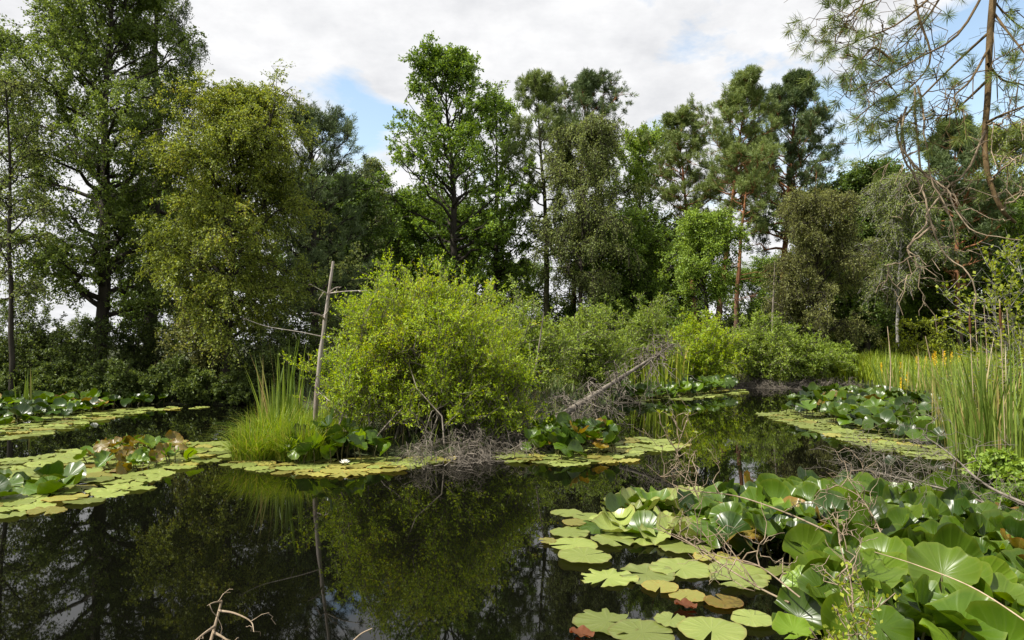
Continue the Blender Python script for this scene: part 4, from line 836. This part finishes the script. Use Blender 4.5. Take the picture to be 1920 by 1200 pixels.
# ------------------------------------------------------------------ front twigs
TW = 'bare twigs over the front lily bed'
D_ = deadwood
D_('twig', 'long dry twig bending left over the front bed from its right side', 'twig', [P(1480, 1130, 3.3), P(1420, 1100, 3.5), P(1340, 1050, 3.7), P(1280, 1010, 3.9), P(1225, 990, 4.)], .0055, .002, 21, M['deadtwig'], 7, .35, 2, 1, TW, up=.3, droop=-.1, hand=[([P(1420, 1100, 3.5), P(1370, 1030, 3.6), P(1340, 990, 3.7)], .004)], sides=6)
D_('twig', 'forked twig with small buds rising in front of the dark water', 'twig', [P(1560, 1000, 3.9), P(1470, 960, 4.1), P(1380, 930, 4.3), P(1300, 920, 4.4), P(1255, 905, 4.5), P(1210, 870, 4.5)], .0055, .002, 22, M['deadtwig'], 9, .35, 2, 1, TW, up=.4, droop=-.1, sides=6)
D_('twig', 'upright twig with pale yellow leaf tufts in front of the middle lily bed', 'twig', [P(1310, 935, 4.3), P(1290, 890, 4.3), P(1270, 850, 4.3), P(1290, 780, 4.3)], .0045, .002, 23, M['deadtwig'], 5, .25, 2, 0, TW, up=.4, droop=-.1, sides=6, tufts=7, hand=[([P(1270, 850, 4.3), P(1255, 820, 4.3), P(1250, 800, 4.3)], .003), ([P(1272, 845, 4.3), P(1295, 825, 4.3), P(1300, 810, 4.3)], .003)])
D_('twig', 'long thin twig lying across the middle of the glossy leaves', 'twig', [P(1660, 1020, 3.8), P(1640, 975, 3.9), P(1610, 930, 4.), P(1560, 905, 4.1)], .005, .002, 24, M['deadtwig'], 7, .3, 2, 1, TW, up=.3, droop=0, sides=6)
D_('twig', 'twig fork standing dark against the leaves at the bottom', 'twig', [P(1600, 1150, 3.0), P(1595, 1090, 3.1), P(1575, 1020, 3.2), P(1570, 960, 3.3)], .0045, .0018, 25, M['deadtwig'], 8, .25, 2, 2, TW, up=.3, droop=0, sides=6)
D_('twig', 'low twig reaching over the shaded water at the left of the heap', 'twig', [P(1500, 1120, 3.2), P(1420, 1060, 3.4), P(1340, 1040, 3.6), P(1250, 1000, 3.8)], .004, .0018, 26, M['deadtwig'], 7, .25, 2, 1, TW, up=.3, droop=0, sides=6)
D_('dead_branch', 'tangle of bare branches reaching over the water behind the front heap', 'branch', [P(1930, 1000, 4.4), P(1860, 950, 4.8), P(1780, 920, 5.2), P(1700, 900, 5.5), P(1640, 885, 5.8)], .011, .004, 27, M['deadgrey'], 22, .7, 4, 3, None, up=.15, droop=.2, s0=.2, sides=6)
D_('dead_branch', 'long bare branch slanting down the right shore', 'branch', [P(1960, 960, 4.6), P(1850, 910, 5.2), P(1780, 850, 5.8), P(1730, 815, 6.1)], .011, .004, 28, M['deadgrey'], 12, .5, 3, 2, None, up=.1, droop=.2, sides=6)
D_('dead_branch', 'forked dead branch tip sticking out of the water at the bottom left', 'branch', [P(385, 1240, 2.6), P(400, 1185, 2.7), P(416, 1125, 2.75)], .008, .004, 29, M['deadtwig'], 0, .2, 2, 1, None, sides=7,
   hand=[([P(410, 1145, 2.72), P(440, 1150, 2.7), P(470, 1165, 2.65), P(476, 1185, 2.6)], .005), ([P(400, 1185, 2.7), P(425, 1200, 2.6), P(450, 1225, 2.5)], .006), ([P(402, 1175, 2.7), P(380, 1190, 2.6), P(350, 1215, 2.5)], .006), ([P(415, 1128, 2.75), P(400, 1130, 2.7), P(388, 1136, 2.68)], .004)])
D_('twig', 'thin twig end at the bottom edge between the reflection and the streaked pad', 'twig', [P(650, 1215, 2.7), P(675, 1190, 2.7), P(698, 1178, 2.7)], .004, .002, 30, M['deadtwig'], 0, .1, 0, 0, None)
D_('dry_stalk', 'dry yellow grass stalk slanting across the big leaves at the bottom right corner', 'stalk', [P(1960, 1190, 2.3), P(1830, 1105, 2.5), P(1720, 1060, 2.7), P(1640, 1035, 2.8)], .0028, .0015, 33, M['dryreed'], 0, .1, 0, 0, None, sides=5)
# yellow green leaf sprig at the bottom
S('leaf_sprig', 'airy yellow green sprig of small leaves at the bottom in front of the big leaves', 'sprig', 1610, 2.55, 1112, 75, M['sapling'], M['deadtwig'], 180, None, nst=7, nsec=5, ntw=4, per=5, L=.022, Wd=.013, stemr=.003, up=.3, base_open=.15)

# ------------------------------------------------------------------ overhanging pine at the upper right
def overhang():
    rng = np.random.default_rng(71)
    A = lambda *q: np.array([P(*p) for p in q])
    stem = smooth(A((1880, -160, 4.4), (1862, 0, 4.3), (1855, 90, 4.3), (1852, 180, 4.25), (1846, 270, 4.2), (1856, 340, 4.15), (1880, 395, 4.1), (1904, 418, 4.1)), 40)
    root = thing('pine_bough', 'overhanging pine bough with long needles and dead hanging twigs, close at the upper right', 'pine', stem[0])
    base = stem[0].copy(); mb = MB(); u = np.linspace(0, 1, 40)
    rad = .015*(1-u)**.6+.008; tubes(mb, (stem-base)[None], rad[None], 10); link('stem', mb.mesh('stem', M['bough']), root)
    live = [A((1880, -160, 4.4), (1780, -40, 4.2), (1690, 40, 4.0), (1620, 72, 3.9), (1560, 98, 3.8)),
            A((1868, -60, 4.3), (1800, 60, 4.1), (1720, 110, 4.0), (1650, 150, 3.9), (1620, 160, 3.9)),
            A((1855, 60, 4.3), (1790, 120, 4.4), (1720, 190, 4.4), (1690, 220, 4.3), (1625, 236, 4.2)),
            A((1880, -120, 4.4), (1760, -60, 4.5), (1670, -10, 4.6), (1600, 20, 4.6), (1580, 60, 4.6)),
            A((1700, -120, 4.4), (1720, 20, 4.3), (1745, 110, 4.3), (1700, 170, 4.2), (1660, 190, 4.2)),
            A((1852, 150, 4.2), (1810, 190, 4.3), (1780, 215, 4.3), (1745, 215, 4.3)),
            A((1860, 20, 4.3), (1890, 60, 4.2), (1930, 110, 4.1), (1970, 150, 4.0)),
            A((1850, 230, 4.2), (1880, 215, 4.1), (1930, 195, 4.), (1980, 170, 3.9)),
            A((1852, 120, 4.25), (1880, 150, 4.4), (1920, 160, 4.5), (1960, 190, 4.5)),
            A((1790, -150, 4.4), (1850, -20, 4.5), (1900, 40, 4.5), (1950, 70, 4.5)),
            A((1720, -150, 4.4), (1640, -40, 4.3), (1610, 20, 4.3), (1585, 50, 4.3)),
            A((1854, 90, 4.3), (1820, 150, 4.0), (1790, 180, 3.9), (1800, 205, 3.9)),
            A((1840, -150, 4.4), (1760, 0, 4.6), (1700, 80, 4.7), (1650, 110, 4.7)),
            A((1680, 120, 4.2), (1640, 90, 4.2), (1615, 110, 4.2), (1590, 104, 4.2))]
    q = np.stack([smooth(p, 16) for p in live])-base; v = np.linspace(0, 1, 16)
    mb = MB(); tubes(mb, q, .009*(1-.72*v)[None].repeat(len(q), 0), 6)
    s1, _, _ = kids(q, 8, rng, .2, 1, lambda s, i: .42*(1.15-.6*s), .95, .8, -.05, .15, k=7, wob=.09)
    tubes(mb, s1, 0.0036*(1-.5*np.linspace(0, 1, 7))[None].repeat(len(s1), 0), 4)
    s2, _, _ = kids(s1, 2, rng, .3, 1, lambda s, i: .18+0*s, .9, .8, .1, -.1, k=5, wob=.09)
    tubes(mb, s2, .0020*(1-.4*np.linspace(0, 1, 5))[None].repeat(len(s2), 0), 4)
    link('live_branches', mb.mesh('live_branches', M['bough']), root)
    mb = MB(); tw = np.concatenate([s2[rng.random(len(s2)) < .6][:, [2, 3, 4]], s1[rng.random(len(s1)) < .55][:, [5, 6]][:, [0, 1, 1]]*np.array([1., 1., 1.]), q[:, [13, 14, 15]]])
    n = len(tw); per = 76; idx = np.repeat(np.arange(n), per); s = .3+.6*rng.random(n*per); c, t = along(tw[:, :2], idx, s) if False else along(np.stack([tw[:, 0], (tw[:, 0]+tw[:, 2])/2, tw[:, 2]], 1), idx, s)
    D = t*.75+nrm(rng.normal(size=(n*per, 3)))*.8
    leaves(mb, c, D, .07*(.7+.5*rng.random(n*per)), .0032, rng, .1, tint=rng.random(n*per)*.7+.3*np.repeat(rng.random(n), per)); link('needles', mb.mesh('needles', M['bough_needle'], smooth=False), root)
    dead = [A((1690, 215, 4.3), (1680, 240, 4.3), (1700, 290, 4.2), (1722, 330, 4.2), (1740, 400, 4.1), (1765, 465, 4.1), (1810, 500, 4.0), (1826, 540, 4.0), (1820, 562, 4.0)),
            A((1715, 165, 4.3), (1722, 230, 4.3), (1735, 320, 4.2), (1778, 350, 4.1), (1795, 390, 4.0), (1835, 435, 3.9), (1920, 452, 3.8)),
            A((1848, 245, 4.2), (1815, 320, 4.2), (1780, 355, 4.2), (1750, 400, 4.2), (1745, 425, 4.2), (1708, 470, 4.2), (1726, 505, 4.2), (1728, 520, 4.2)),
            A((1745, 425, 4.15), (1712, 465, 4.1), (1700, 490, 4.1), (1650, 500, 4.1)),
            A((1700, 200, 4.3), (1695, 260, 4.25), (1720, 310, 4.2), (1760, 335, 4.2), (1800, 360, 4.2), (1850, 318, 4.2)),
            A((1720, 160, 4.3), (1730, 220, 4.3), (1725, 270, 4.2), (1735, 340, 4.2), (1770, 420, 4.1), (1785, 470, 4.1)),
            A((1856, 340, 4.15), (1890, 310, 4.0), (1930, 280, 3.9)), A((1880, 395, 4.1), (1900, 380, 4.), (1930, 365, 4.)),
            A((1850, 235, 4.2), (1880, 240, 4.1), (1920, 215, 4.0)), A((1690, 225, 4.3), (1698, 300, 4.25), (1725, 330, 4.2), (1760, 380, 4.2))]
    dq = np.stack([smooth(p, 26) for p in dead])-base; v = np.linspace(0, 1, 26); mb = MB()
    wv = np.cumsum(rng.normal(size=dq.shape)*.005, 1); wv -= wv[:, :1]; dq = dq+wv
    tubes(mb, dq, .0075*(1-.6*v)[None].repeat(len(dq), 0), 6)
    s1, _, _ = kids(dq, 5, rng, .15, 1, lambda s, i: .22+0*s, 1., .7, -.1, .15, k=6, wob=.07); tubes(mb, s1, .0036*(1-.5*np.linspace(0, 1, 6))[None].repeat(len(s1), 0), 4)
    s2, _, _ = kids(s1, 2, rng, .2, 1, lambda s, i: .09+0*s, 1., .7, 0, .1, k=4); tubes(mb, s2, np.full((len(s2), 4), .002), 3)
    link('dead_twigs', mb.mesh('dead_twigs', M['deadtwig']), root)
overhang()
